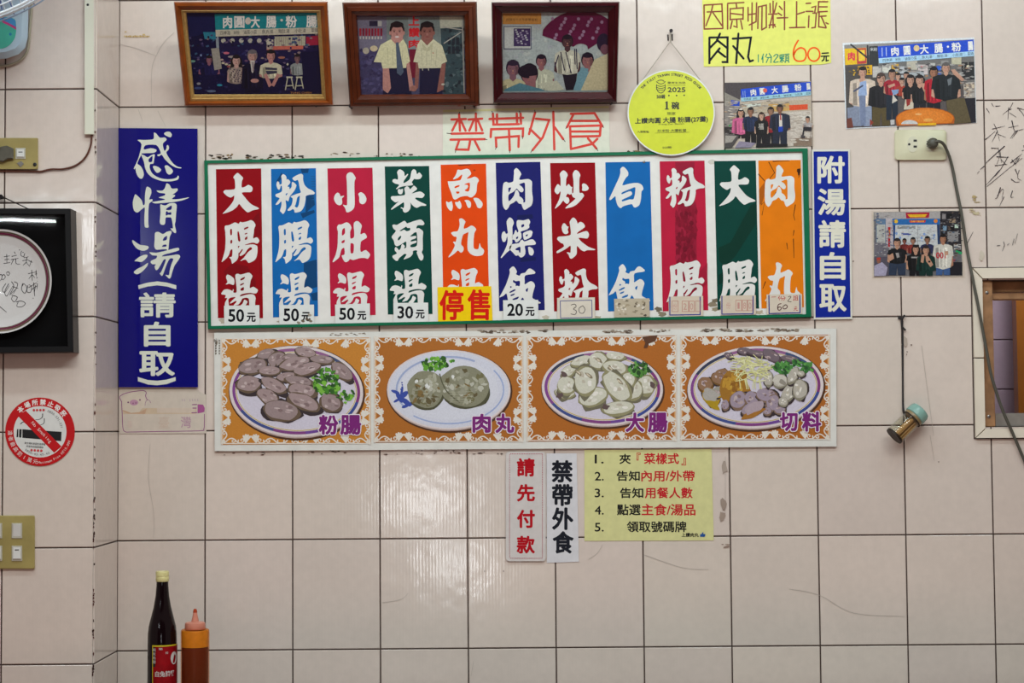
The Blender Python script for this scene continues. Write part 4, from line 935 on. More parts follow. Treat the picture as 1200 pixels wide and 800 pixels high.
# --- stickers
def f(p):
    p.view(8.7, 0, 460)
    cx, cy = 408, 398; R_ = 'be0a12'
    p.ell(cx, cy, 348, 342, R_, n=48); p.ell(cx, cy, 270, 262, 'd8d7d2', n=48)
    K = '1b1a1c'
    p.poly([(228, 372), (628, 398), (624, 494), (228, 460)], K); p.poly([(196, 371), (222, 372), (218, 458), (194, 456)], K); p.poly([(174, 370), (188, 371), (186, 455), (168, 453)], K)
    p.stroke(smooth_path([(435,215),(430,250),(400,272),(362,275)], 5), 9, K, 5); p.stroke(smooth_path([(452,265),(450,305),(425,325),(395,332)], 5), 9, K, 4); p.stroke(smooth_path([(210,318),(235,298),(262,310),(280,328)], 5), 9, K, 4)
    p.poly([(182, 236), (262, 182), (628, 548), (552, 612)], R_)
    p.arc('本場所禁止吸菸', cx, cy, 303, -131, -38, 62, 'e8e4de', .03)
    p.arc('違者最高罰1萬元', cx, cy, 305, 178, 99, 52, 'e4d8d2', .02, True)
    p.arc('Maximum Fine NT10,000', cx, cy, 312, 92, 18, 36, 'e4d8d2', .0, True)
    for k, ch in enumerate('No Smoking'):
        if ch != ' ': p.em(ch, 338 + k * 19.5, 310 + k * 20.5, 46, 'ecd9d2', .01, 46)
    p.arc('0800-531-531', cx, cy, 228, -68, -12, 34, '55565c', 0)
    for k in range(4): p.ell(345 + k * 33, 178 - k * .5, 13, 13, 'c8363c', n=10); p.ell(322 + k * 33, 585 + k * 2, 13, 13, 'c8363c', n=10)
    p.text('衛生福利部國民健康署', 250, 508, 462, 530, '3a3a3e', 0, 4); p.text('菸害申訴服務專線', 268, 540, 442, 562, '3a3a3e', 0, 4)
    p.arc('0800-43-43-43', cx, cy, 232, 128, 68, 32, '4a4a50', 0, True)
c0 = [(46.9 + 40.8 * math.cos(2 * pi * k / 48), 505.8 + 40.2 * math.sin(2 * pi * k / 48)) for k in range(48)]
sign('no_smoking_sticker', 'round red and white no smoking sticker on the pillar tiles', 'sticker', c0, .0003, 'be0a12', ink('sticker_ink', .4, .4), f, 'print', .0012, PIL, 'sticker_film')
def f(p):
    p.view(10, 130, 445)
    U = '8d4f7c'
    p.rect(140, 330, 1000, 400, 'c6b096'); p.rect(540, 330, 990, 385, 'cbb9a8')
    p.poly([(130,360),(200,395),(400,400),(420,330),(400,345),(330,380),(240,388),(150,350)], 'bf9c80')
    p.poly([(1015,285),(1080,290),(1100,330),(1095,375),(1060,385),(1015,392)], 'a05088')
    p.poly([(130,350),(140,200),(250,140),(380,140),(400,200),(395,300),(330,375),(230,385),(150,355)], 'cdbfae')
    p.strokes([smooth_path([(122,250),(102,210),(108,190),(160,160),(240,140),(330,128),(385,125),(415,150),(405,185),(425,235)], 3), smooth_path([(125,250),(128,320),(132,400),(140,560),(165,605),(240,610),(600,603),(1040,596),(1088,575),(1095,500),(1095,400)], 4)], 9, U)
    p.strokes([smooth_path([(400,300),(405,260),(430,232),(455,245),(465,268)], 3)], 5, U)
    p.ell(270, 265, 50, 34, 'b88aa2'); p.ell(260, 275, 6, 10, '7a3a6a', n=8); p.ell(292, 270, 6, 10, '7a3a6a', n=8); p.ell(202, 263, 10, 10, '6a2c60', n=10); p.ell(340, 234, 10, 10, '6a2c60', n=10)
    p.text('臺', 555, 430, 685, 565, 'c6b09f', .0); p.text('灣', 820, 428, 940, 562, 'ab7a98', .0)
    p.rect(195, 480, 245, 560, 'c9b6aa'); p.strokes([[(955,290),(1005,288)],[(960,330),(1000,330)],[(950,385),(1005,382)]], 12, U)
    for x in (835, 860, 925, 955, 985, 1015): p.stroke([(x, 225), (x + 4, 248)], 6, 'a98aa0')
sign('pig_sticker', 'faded rectangular sticker with a purple outlined pig under the tall blue sign', 'sticker', [(139.6, 455.6), (231, 455.6), (233.5, 458.5), (241.6, 462.5), (241.8, 507.6), (139.6, 508)], .0003, 'c9bcae', ink('sticker_ink', .4, .4), f, 'print', .0012, WALL, 'sticker_film')

# --- round yellow plaque hanging on a string
cx, cy, R0 = 786.5, 131.9, 51.2
c0 = [(cx + R0 * math.cos(2 * pi * k / 64), cy + R0 * .985 * math.sin(2 * pi * k / 64)) for k in range(64)]
def f(p):
    p.view(7.27, 730, 75); X, Y = 411, 414; K = '23251c'
    p.ell(X, Y, 362, 356, 'cad02a', n=64)
    p.arc('THE FIRST TAIWAN STREET FOOD GUIDE', X, Y, 326, -139.5, -40.5, 30, K, .03)
    for k, (ry, y) in enumerate(((20, 150), (10, 180), (10, 198), (10, 215))):
        p.stroke(smooth_path([(285, y), (305, y + ry * .7), (323, y + ry), (342, y + ry * .7), (362, y)], 3), 5, K)
    p.stroke(smooth_path([(287,175),(288,210),(300,235),(323,246),(346,235),(360,210),(360,175)], 4), 6, K); p.stroke(smooth_path([(296,145),(310,138),(338,138),(350,148)], 3), 7, '5c6318')
    p.text('500碗', 287, 258, 360, 296, K, .03)
    p.text('臺灣五百碗', 380, 150, 533, 168, K, .02); p.stroke([(380, 181), (532, 179)], 3, '6a701c')
    p.text('2025', 381, 198, 533, 240, K, .03)
    for x in (392, 457, 522): p.ell(x, 268 - (x > 500) * 2, 7, 7, K, n=8)
    p.poly([(357,330),(372,317),(382,317),(382,379),(392,380),(392,387),(357,387),(357,380),(367,379),(367,331)], K); p.text('碗', 413, 322, 480, 386, K, .035)
    p.text('頭家', 376, 408, 450, 434, '5f6a22', .0)
    p.text('上讚肉圓 大腸 粉腸(27攤)', 102, 451, 724, 508, K, .022, -1.6)
    p.text('Shang Zan Bawan', 302, 503, 520, 520, '5f6a22', .0, -1.2)
    p.text('入選餐點', 120, 566, 222, 586, K, .02); p.text('炒米粉·大腸粉腸', 294, 553, 540, 580, K, .015, -1)
    p.stroke([(272, 588), (565, 580)], 2.5, '6a701c'); p.text('500碗', 337, 699, 414, 720, K, .02)
rp = sign('round_plaque', 'round yellow plaque with white rim and black print hanging from a nail', 'plaque', c0, .004, 'dadad6', ink('satin_plaque_ink', .35, .4), f, 'print', .0145, WALL, 'disc')
m = MB()
for a, b in (((752.5, 94.5), (785.2, 49)), ((820.5, 93.5), (785.8, 49))):
    pts = [P(*a, .0165), P(*[.5 * (u + v) for u, v in zip(a, b)], .013), P(*b, .010)]
    m.tube(pts, .0009, 6)
m.tube([P(785.2, 49, .010), P(785, 42, .010), P(785.9, 39, .0105), P(786.4, 42, .010), P(785.8, 49, .010)], .0010, 6)
m.build('string', mat('grey_string', 'a79c8e', .8), rp, True)
DARKM = mat('blackened_steel', '231d20', .45, .6)
m = MB(); m.lathe(P(785.8, 37.6, -.002), (0, -1, 0), [(0, .0022), (.013, .0022), (.0135, .0042), (.0155, .0042)], 12)
m.tube([P(782.6, 40.5, .0008), P(783, 47.5, .0008)], .0016, 6); m.tube([P(787.6, 40, .0008), P(787.8, 47.5, .0008)], .0016, 6)
tag(m.build('nail', DARKM, None, True), 'dark nail that carries the string of the round yellow plaque', 'nail')

# ================================================================== THE DISH BOARD
DQ = [(251, 389.8), (979.9, 384.8), (980.3, 523), (251.6, 528.4)]
DISH = thing('dish_board', 'long white board with four printed dish pictures under the menu board', 'picture board', base_of(DQ, .0012))
pr = Pr(WALL, .0012); pr.sheet(DQ, .006, 'd9d7d0')
rs = random.Random(21)
def chips(x0, x1, y, n, cols, a=3.0, b=1.2):
    for _ in range(n):
        x = rs.uniform(x0, x1); yy = y + rs.uniform(-1.4, 1.4)
        pr.poly([(x + a * rs.uniform(.4, 1.3) * math.cos(t), yy + b * rs.uniform(.4, 1.2) * math.sin(t)) for t in [k * pi / 4 for k in range(8)]], rs.choice(cols))
CH = ['8d7f70', '6f6154', 'a79b8c', '574a40']
chips(386, 428, 391.5, 16, CH, 2, .8); chips(250, 256, 400, 6, CH, .8, 3); chips(560, 625, 388.4, 26, CH); chips(632, 640, 387, 5, CH); chips(704, 740, 388.5, 24, CH); chips(760, 790, 387.5, 10, CH, 2); chips(820, 880, 386.8, 26, CH, 3.5); chips(890, 940, 386.6, 20, CH, 3.2)
for y in range(398, 416, 3): pr.poly([(252.2, y), (253.8, y), (253.6, y + 2), (252.2, y + 2.4)], '5f554a'); pr.poly([(256.5, y), (257.8, y), (257.6, y + 2.2), (256.4, y + 2)], '6f655a')
pr.build('board', BOARD, DISH); DZ = pr.z

def lace(p, x0, y0, x1, y1):                # white lace border printed round a picture, pixels
    C = 'dcd4c8'
    def motif(o, tx, ty, nx, ny, L, flip):
        def T(u, v):
            if flip: u = L - u
            return (o[0] + tx * u + nx * v, o[1] + ty * u + ny * v)
        q = L / 36
        S_ = lambda pts: [T(u * q, v) for u, v in pts]
        p.stroke(S_(smooth_path([(0,1.2),(5,2.2),(9,5.5),(13,6.8),(17,5),(16.5,2.6),(14,2.4),(13.4,4.2),(15,4.8)], 3)), 1.5, C, 1.1)
        p.stroke(S_(smooth_path([(17,5),(20,2.2),(23,1.2),(26,2),(27.4,4.6),(25.6,6.2),(23.8,5),(24.6,3.6)], 3)), 1.4, C, 1.1)
        for du, dv in ((27.2, 9.4), (29.8, 10.6), (32.4, 10.2), (34.8, 8.8)):
            p.stroke(S_([(29.5 + (du - 29.5) * .15, 2.0), (du, dv)]), 1.0, C, 2.5)
        p.stroke(S_([(0, .8), (36, .8)]), 1.1, C, cap=False)
        for u in (3.5, 20.5): p.stroke(S_([(u, 2.2), (u + .4, 4.6)]), 1.0, C, 1.6)
    W_, H_ = x1 - x0, y1 - y0
    n = 5; L = W_ / n
    for k in range(n):
        fl = k >= 3 or k == 1
        motif((x0 + k * L, y0), 1, 0, 0, 1, L, fl); motif((x0 + k * L, y1), 1, 0, 0, -1, L, fl)
    n = 4; L = H_ / n
    for k in range(n):
        fl = k % 2 == 1
        motif((x0, y0 + k * L), 0, 1, 1, 0, L, fl); motif((x1, y0 + k * L), 0, 1, -1, 0, L, fl)
def blob(p, x, y, rx, ry, col, ang=0, seed=0, n=11, am=.22):
    r = random.Random(seed * 97 + int(x * 3 + y)); ca, sa = math.cos(math.radians(ang)), math.sin(math.radians(ang)); q = []
    for k in range(n):
        t = 2 * pi * k / n; f = 1 + r.uniform(-am, am)
        a, b = rx * math.cos(t) * f, ry * math.sin(t) * f
        q.append((x + a * ca - b * sa, y + a * sa + b * ca))
    p.poly(smooth_ring(q, 2), col)
def greens(p, x, y, rx, ry, n, cols, s=14, seed=1):
    r = random.Random(seed)
    for _ in range(n):
        t = r.uniform(0, 2 * pi); k = math.sqrt(r.random())
        blob(p, x + rx * k * math.cos(t), y + ry * k * math.sin(t), s * r.uniform(.5, 1.3), s * r.uniform(.4, .9), r.choice(cols), r.uniform(0, 180), r.randint(0, 99), 8, .4)
def slice_(p, x, y, rx, ry, a, face, rim, spots=True, dark='33272a'):
    blob(p, x + 3, y + 7, rx * 1.05, ry * 1.08, dark, a, 3); blob(p, x, y, rx, ry, rim, a, 4, 12, .08); blob(p, x - 2, y - 5, rx * .9, ry * .84, face, a, 5, 12, .10)
    if spots:
        r = random.Random(int(x + y)); L_ = lin(face)
        for k in range(6):
            blob(p, x + r.uniform(-.5, .5) * rx, y + r.uniform(-.5, .4) * ry, rx * r.uniform(.1, .22), ry * r.uniform(.08, .2), ('b09a99', 'bdaaa8', '7f6868')[k % 3] if face < 'b' else ('d7d2c6', 'e2ddd4', 'b8ae9c')[k % 3], a, k, 8, .3)
def plate(p, cx, cy, rx, ry, a=0, kind='purple'):
    p.ell(cx + 4, cy + 10, rx * 1.02, ry * 1.045, '4a2a12', a, 48)
    p.ell(cx, cy + 6, rx, ry * 1.01, 'b49c94', a, 48); p.ell(cx, cy, rx, ry, 'd6c9c8', a, 48)
    if kind == 'purple':
        p.ring(cx, cy, rx * .955, ry * .945, 16, '5b5680', a); 
        for a0, a1, c in ((150, 205, '7d3f86'), (205, 250, '30364f'), (250, 300, '8d5a86'), (300, 330, '3b4a70'), (330, 372, '7b3070'), (12, 50, '34458a'), (50, 80, '6a4290'), (80, 110, '7d3c7c'), (110, 150, '3c4a86')):
            p.ring(cx, cy, rx * .955, ry * .945, 18, c, a, a0, a1, 14)
        p.ring(cx, cy, rx * .955 - 21, ry * .945 - 21, 4, 'b3a23c', a); p.ell(cx, cy, rx * .955 - 30, ry * .945 - 30, 'cbc4d2', a, 48)
    else:
        p.ell(cx, cy, rx * .97, ry * .96, 'ccccd8', a, 48); p.ring(cx, cy, rx * .86, ry * .85, 12, '9aa5c6', a, 150, 300, 24); p.ring(cx, cy, rx * .9, ry * .87, 9, '98a6cc', a, -35, 130, 30); p.ell(cx, cy, rx * .8, ry * .76, 'd0d0da', a, 48)
def title(p, t, boxes, w=.04):
    for ch, b in zip(t, boxes):
        for dx, dy in ((-5, 0), (5, 0), (0, -5), (0, 5), (-4, -4), (4, 4), (-4, 4), (4, -4)): p.text(ch, b[0] + dx, b[1] + dy, b[2] + dx, b[3] + dy, 'e6dbe2', w)
        p.text(ch, *b, '75166e', w)
GR = ['3f7d1f', '5c9a2b', '2c5a1a', '77b13c', '1f4316']
def pic1(p):
    p.view(5.16, 240, 380); plate(p, 553, 405, 405, 275, 2)
    F, R_ = '94807f', '63503f'
    for a in ((375,185,62,36,-15),(440,215,62,50,-25),(510,225,85,48,-15),(610,170,66,32,10),(710,215,75,28,5),(545,240,98,46,-12),(620,272,88,38,-15),(830,285,78,46,38),(290,255,90,52,-12),(392,282,72,30,0),(265,362,78,54,0),(492,318,62,28,-10),(420,370,88,42,28),(570,345,90,32,10),(385,440,78,46,30),(590,402,92,46,12),(600,472,112,48,22),(765,475,72,58,25),(465,525,112,66,8)):
        slice_(p, *a, F if a[1] % 2 else '9d8786', R_)
    greens(p, 740, 345, 85, 75, 70, GR, 17, 3); greens(p, 850, 430, 62, 42, 22, GR, 13, 4)
    title(p, '粉腸', ((688, 547, 808, 668), (818, 547, 946, 668)))
def pic2(p):
    p.view(5.163, 430, 380); plate(p, 495, 395, 374, 241, 0, 'blue')
    for a in ((172,408,28,10,20),(195,440,40,14,60),(225,425,30,16,-40),(238,470,38,16,40),(210,410,8,40,10),(262,480,20,10,0),(180,460,22,8,-30),(232,495,24,10,-20)): p.ell(a[0], a[1], a[2], a[3], '33479a', a[4], 10)
    for x, y in ((212,352),(214,366),(212,380),(206,392)): p.ell(x, y, 5, 5, '33479a', n=8)
    greens(p, 405, 235, 75, 38, 46, GR, 17, 8); greens(p, 520, 222, 14, 10, 6, GR, 11, 9)
    for cx, cy, rx, ry, sd in ((355, 395, 112, 112, 1), (590, 372, 150, 122, 2)):
        blob(p, cx + 5, cy + 14, rx * 1.03, ry * 1.03, '4b4a33', 15, sd, 14, .06); blob(p, cx, cy, rx, ry, '83816a', 15, sd, 14, .06)
        r = random.Random(sd)
        for k in range(60):
            t = r.uniform(0, 6.28); q = math.sqrt(r.random()) * .82
            blob(p, cx + rx * q * math.cos(t), cy + ry * q * math.sin(t), r.uniform(8, 26), r.uniform(6, 18), r.choice(['6f6a48', '9c9a84', 'a8a693', '5d5234', '7a6237', '8d8b78', '94927f', 'b7b5a6']), r.uniform(0, 180), k, 9, .35)
    p.strokes([smooth_path([(440,300),(455,350),(480,400),(520,440),(560,470)], 4)], 7, '55543c')
    for x, y in ((372,380),(520,318),(360,372),(300,345)): blob(p, x, y, 9, 12, 'd8d8d4', 20, 3, 8, .3)
    for k in range(5): p.stroke([(500, 410 + k * 15), (640, 406 + k * 15)], 2.5, 'a5a28c')
    title(p, '肉丸', ((638, 540, 750, 656), (776, 538, 892, 658)))
def pic3(p):
    p.view(5.163, 610, 380); plate(p, 495, 385, 367, 228, 2)
    F, R_ = 'cac7b6', '8d8764'
    for a in ((290,285,55,34,-30),(370,225,68,32,-15),(575,195,60,26,5),(470,220,56,56,20),(570,262,80,46,10),(268,415,62,40,10),(280,370,58,62,25),(760,370,60,66,20),(690,400,48,66,20),(650,345,46,64,25),(440,440,90,60,-20),(585,380,118,66,52),(395,345,70,96,0),(590,508,98,46,-6)):
        slice_(p, *a, F, R_, dark='6c6652')
    for x, y in ((410,305),(352,292),(600,345),(545,265),(470,215)): blob(p, x, y, 24, 10, '857a62', 40, 2, 9, .4); blob(p, x, y, 16, 5, 'cdbfa8', 40, 3, 8, .3)
    for x, y in ((265,305),(235,430),(800,365),(515,495)): blob(p, x, y, 22, 18, '5d4a48', 30, 4, 9, .4)
    greens(p, 720, 270, 62, 42, 60, ['2f5a24', '4d8233', '21451a', '5f9a45'], 14, 12)
    p.poly([(735,75),(830,65),(815,100),(775,115),(768,140),(745,142),(755,110)], '59341d')
    title(p, '大腸', ((634, 532, 750, 652), (770, 532, 890, 654)))
def pic4(p):
    p.view(5.16, 790, 380); plate(p, 492, 380, 412, 248, -3)
    for a in ((430,165,48,24,10),(520,180,80,20,10),(590,190,60,34,30),(330,190,30,20,20),(700,210,60,20,10)): slice_(p, *a, '6f6068', '55454c')
    greens(p, 720, 265, 120, 46, 90, ['2f6a2c', '47863a', '1f4a20', '5d9a4a'], 16, 21)
    for a in ((190,365,48,50,30),(290,310,48,44,-10),(270,330,50,40,20)): slice_(p, *a, '8d6a4f', '6b4a1c')
    for a in ((225,440,60,46,40),(265,410,34,36,30)): slice_(p, *a, '9a9488', 'b08a1c')
    blob(p, 225, 470, 62, 26, 'a98a14', 42, 3); blob(p, 220, 425, 52, 36, 'a8a29b', 30, 5)
    blob(p, 365, 380, 88, 100, '9a6a1e', 15, 6); greens(p, 365, 350, 70, 70, 40, ['a9781f', 'b98a2c', '8a5a16', 'c09a3c'], 18, 6)
    for a in ((390,458,52,62,20),(470,450,46,46,0),(560,430,68,44,10),(598,478,44,56,20),(640,510,38,40,0),(565,528,26,26,0),(475,510,72,40,-20),(310,490,24,34,0)): slice_(p, *a, '9a8a98', '7c6250')
    blob(p, 478, 540, 72, 22, 'a06a24', -20, 7); blob(p, 480, 505, 66, 28, 'aa98a0', -24, 8)
    for a in ((640,345,48,46,20),(690,420,40,60,30),(720,310,30,60,30),(762,395,46,66,0),(570,330,30,50,0),(660,470,30,30,0),(768,300,24,18,0)): slice_(p, *a, 'b3aca0', '857f6c')
    blob(p, 640, 335, 40, 34, 'c4beb2', 10, 3); blob(p, 655, 350, 22, 14, '8f887c', 40, 3)
    r = random.Random(4)
    for k in range(70):
        x, y = r.uniform(370, 560), r.uniform(205, 330); t = r.uniform(0, 3.14); l = r.uniform(30, 60)
        if (x - 470) ** 2 / 110 ** 2 + (y - 260) ** 2 / 75 ** 2 < 1.2: p.stroke(smooth_path([(x - l * math.cos(t), y - l * math.sin(t) * .6), (x, y + r.uniform(-14, 14)), (x + l * math.cos(t), y + l * math.sin(t) * .6)], 3), 5, r.choice(['d6d49a', 'e0ddb0', 'c3c07c', 'cfcc94']))
    for k in range(10): x = r.uniform(390, 530); p.stroke([(x, 330), (x + r.uniform(-20, 20), 390)], 5, 'd6d49a')
    title(p, '切料', ((638, 530, 748, 646), (772, 526, 890, 648)))
for (q, bgc, f, lab) in (
        ([(259, 396.6), (434.4, 395.4), (434.6, 519.6), (259.2, 520.8)], 'c07c28', pic1, 'picture of sliced grey sausage with parsley'),
        ([(438.2, 394.8), (613, 393.6), (613.2, 517.4), (438.4, 518.4)], 'a8631c', pic2, 'picture of two meat dumplings on a blue and white plate'),
        ([(617.2, 393.8), (793, 392.8), (793.2, 516), (617.4, 517.2)], 'aa611a', pic3, 'picture of pale sliced intestine on an oval plate'),
        ([(797.2, 393.2), (972.6, 392), (972.9, 514.6), (797.4, 515.8)], 'aa611a', pic4, 'picture of mixed sliced meats with ginger shreds')):
    pr = Pr(WALL, DZ + 6e-5, 4e-6); pr.poly(q, bgc)
    x0, y0, x1, y1 = q[0][0], (q[0][1] + q[1][1]) / 2, q[1][0], (q[2][1] + q[3][1]) / 2
    pr.rect(x0, y0, x0 + 3, y1, 'cf9a62'); pr.rect(x1 - 3, y0, x1, y1, 'cf9a62')
    lace(pr, x0, y0, x1, y1); f(pr)
    o = pr.build('dish_picture', ink('printed_picture', .5, .35, .07, 300), DISH); o['label'] = lab

# ================================================================== PHOTOGRAPHS
SKIN, HAIR = 'b98d78', '1f1b1e'
def person(p, hx, hy, hr, sw, ty, by, shirt, pants=None, leg=None, hair=HAIR, skin=SKIN, long=False, arms=True, legw=.8, sleeve=.45):
    sy = hy + hr * 1.55
    if long: p.poly([(hx - hr * 1.25, hy - hr * .3), (hx, hy - hr * 1.35), (hx + hr * 1.25, hy - hr * .3), (hx + hr * 1.35, hy + hr * 2.6), (hx - hr * 1.35, hy + hr * 2.6)], hair)
    if pants:
        w_ = sw * legw
        p.poly([(hx - w_, ty - 3), (hx + w_, ty - 3), (hx + w_ * 1.02, by), (hx + w_ * .12, by), (hx, ty + (by - ty) * .25), (hx - w_ * .12, by), (hx - w_ * 1.02, by)], pants)
    if arms:
        for s_ in (-1, 1):
            p.poly([(hx + s_ * sw * .8, sy + hr * .2), (hx + s_ * sw * 1.12, sy + hr * .8), (hx + s_ * sw * 1.2, sy + (ty - sy) * .9), (hx + s_ * sw * .95, sy + (ty - sy) * .98), (hx + s_ * sw * .82, sy + (ty - sy) * .5)], skin)
            p.poly([(hx + s_ * sw * .6, sy), (hx + s_ * sw * 1.08, sy + hr * .5), (hx + s_ * sw * 1.22, sy + (ty - sy) * sleeve), (hx + s_ * sw * .78, sy + (ty - sy) * (sleeve + .04))], shirt)
    p.poly([(hx - hr * .45, hy + hr * .5), (hx + hr * .45, hy + hr * .5), (hx + hr * .5, sy + hr * .3), (hx - hr * .5, sy + hr * .3)], skin)
    p.poly(smooth_ring([(hx - hr * .5, sy - hr * .1), (hx, sy + hr * .35), (hx + hr * .5, sy - hr * .1), (hx + sw * .85, sy + hr * .25), (hx + sw, sy + hr), (hx + sw * .88, ty), (hx - sw * .88, ty), (hx - sw, sy + hr), (hx - sw * .85, sy + hr * .25)], 2), shirt)
    sc = [int(shirt[i:i + 2], 16) for i in (0, 2, 4)]; dk = ''.join('%02x' % int(v * .72) for v in sc); lt = ''.join('%02x' % min(255, int(v * 1.14 + 8)) for v in sc)
    p.poly([(hx - sw * .86, sy + hr), (hx - sw * .5, sy + hr * .8), (hx - sw * .45, ty), (hx - sw * .84, ty)], dk); p.poly([(hx + sw * .2, sy + hr * .8), (hx + sw * .45, sy + hr), (hx + sw * .4, ty - hr * .4), (hx + sw * .15, ty - hr * .6)], lt)
    for k in range(5): p.stroke([(hx + sw * (-.5 + .25 * k), sy + hr * (1 + .5 * (k % 2))), (hx + sw * (-.42 + .22 * k), ty - hr * .2 * (k % 3))], hr * .14, dk if k % 2 else lt)
    kc = [int(skin[i:i + 2], 16) for i in (0, 2, 4)]; sk2 = ''.join('%02x' % int(v * .78) for v in kc)
    p.ell(hx, hy - hr * .12, hr * 1.02, hr * 1.22, hair, n=18); p.ell(hx, hy + hr * .12, hr * .84, hr * 1.05, skin, n=18)
    p.poly([(hx + hr * .3, hy - hr * .5), (hx + hr * .8, hy - hr * .2), (hx + hr * .72, hy + hr * .6), (hx + hr * .3, hy + hr * 1.05), (hx + hr * .42, hy + hr * .3)], sk2)
    p.ell(hx, hy - hr * .82, hr * .86, hr * .42, hair, n=14)
    for s_ in (-1, 1): p.ell(hx + s_ * hr * .36, hy, hr * .13, hr * .08, '6a4a44', n=8)
    p.ell(hx, hy + hr * .3, hr * .12, hr * .16, 'a87a66', n=8); p.ell(hx, hy + hr * .66, hr * .26, hr * .08, '9a5f56', n=8)
def shopsign(p, quad, c, c2, items, small):
    (x0, y0), (x1, y1), (x2, y2), (x3, y3) = quad
    p.poly(quad, c); h = .30
    p.poly([(x0 + (x3 - x0) * (1 - h), y0 + (y3 - y0) * (1 - h)), (x1 + (x2 - x1) * (1 - h), y1 + (y2 - y1) * (1 - h)), (x2, y2), (x3, y3)], c2)
    rot = math.degrees(math.atan2(y1 - y0, x1 - x0))
    for t, a, b in items:
        ya = y0 + (y1 - y0) * (a + b) / 2; hh = (y3 - y0) * .52 * (1 if True else 1)
        p.text(t, x0 + (x1 - x0) * a, ya + hh * .18, x0 + (x1 - x0) * b, ya + hh * 1.22, 'e4e2dc', .03, rot)
    for t, a, b in small:
        yb = y3 + (y2 - y3) * (a + b) / 2; hh = (y3 - y0) * .2
        p.text(t, x3 + (x2 - x3) * a, yb - hh * 1.25, x3 + (x2 - x3) * b, yb - hh * .3, '2a3040', .02, rot)
SHOP = (('肉', .14, .22), ('圓', .27, .34), ('大', .44, .53), ('腸', .59, .68), ('粉', .77, .87), ('腸', .94, .995))
SMALL = (('四神湯', .04, .14), ('米粉', .17, .23), ('滷菜小菜', .27, .40), ('魚丸湯', .45, .56), ('豬肚湯', .61, .72), ('小肚湯', .77, .88), ('菜頭', .93, .995))
def photo_a(p):                             # large print, group behind an orange table
    p.view(6.957, 985, 40); p.poly([(30,88),(1085,42),(1105,722),(50,765)], '58504f')
    p.poly([(30,88),(1085,42),(1087,130),(33,180)], '8b8784'); p.poly([(300,230),(1090,170),(1095,420),(300,400)], '6d6a68'); p.poly([(36,270),(310,250),(310,700),(48,720)], '4b4644')
    p.poly([(32,118),(210,110),(214,240),(38,252)], 'e0b41e'); p.text('肉', 60, 145, 118, 215, 'd83048', .04); p.poly([(132,116),(208,113),(212,238),(135,244)], 'b53a3a'); p.poly([(145,130),(198,128),(200,215),(148,220)], 'e6c23c')
    p.strokes([[(85,85),(215,190)],[(220,95),(228,330)]], 14, '332f33'); p.poly([(232,100),(305,95),(308,260),(236,262)], '2f3134'); p.text('米粉', 240, 108, 300, 140, 'cfcfcf', .02); p.poly([(140,262),(258,250),(258,330),(145,335)], 'd8a51c')
    for x, y, w_, h, c in ((262,262,70,90,'b9b3ad'),(340,245,70,70,'c9c6bb'),(416,242,58,75,'c79b3a'),(482,262,60,90,'b3b5b8'),(540,215,86,75,'b7b0a0'),(632,248,80,80,'c3b6b4'),(722,235,50,60,'b5b3ad'),(775,258,48,70,'2c5ac0'),(560,300,120,40,'a5a9ac'),(905,188,80,58,'b9b49b'),(820,215,60,50,'8d8a88')):
        p.rect(x, y, x + w_, y + h, c)
    p.rect(640, 262, 700, 275, 'c23a44'); p.rect(520, 275, 575, 290, '3a3a3e'); p.poly([(985,230),(1090,225),(1094,370),(990,372)], '2b2a2c'); p.poly([(1000,395),(1094,390),(1097,520),(1010,522)], 'a9a19a'); p.poly([(1012,405),(1092,400),(1092,440),(1012,440)], 'c9b8a0'); p.poly([(1005,525),(1100,518),(1104,722),(1040,725)], '26232a')
    p.strokes([[(1040,230),(1040,265)],[(1008,240),(1004,290)]], 5, '8f8a80'); p.ell(1040, 262, 14, 9, 'd8cfae', n=10)
    p.dabs(320, 240, 1080, 400, 160, ['8d8a88', 'b5b2ac', '55504f', '9a8f88', 'a09c98', '4a474a', 'a07a5c'], 24, 9, 3); p.dabs(1010, 400, 1090, 510, 40, ['c5b8a8', '8d7f76', 'b5a08a', '6d625c'], 14, 9, 4); p.dabs(60, 260, 240, 360, 30, ['d8b03a', 'b58a28', '4b4644', '6d5a34'], 12, 9, 5)
    shopsign(p, [(303,100),(1085,44),(1088,178),(313,238)], '1f49c2', 'a8cde6', SHOP, SMALL); p.ell(620, 115, 24, 26, 'd8c090', n=16); p.ell(876, 102, 9, 9, 'e8e6e0', n=8); p.strokes([[(338,112),(340,180)],[(372,110),(374,178)]], 7, 'a8bce0')
    person(p, 470, 345, 24, 44, 460, 560, '4a3c40'); person(p, 536, 335, 24, 40, 460, 560, '8d8078')
    person(p, 180, 310, 36, 92, 580, 750, 'c9b7a6', '8790a6', hair='221d1c', sleeve=.9); p.poly([(160,390),(210,380),(215,500),(142,505)], '8fa2c6'); p.poly([(150,370),(195,350),(205,372),(160,392)], SKIN); p.strokes([[(180,420),(110,465)]], 14, '4a4e66')
    p.poly([(55,600),(150,590),(160,748),(60,752)], '7e8598'); p.poly([(150,500),(205,500),(205,740),(165,748)], '717b96')
    person(p, 330, 362, 38, 88, 590, 745, '1d1b20', '55482c', hair='4a3a34', sleeve=.95); p.poly([(240,690),(270,720),(240,752)], '8b3a2c')
    for q in ([(300,350),(330,345),(330,358),(302,362)],): p.poly(q, '3a2c2a')
    person(p, 420, 325, 32, 58, 490, 700, '9a2230', '1f2734', skin='a87c66'); p.poly([(405,700),(440,695),(440,735),(410,740)], 'b9b4b2'); p.poly([(385,420),(440,400),(445,420),(395,440)], SKIN)
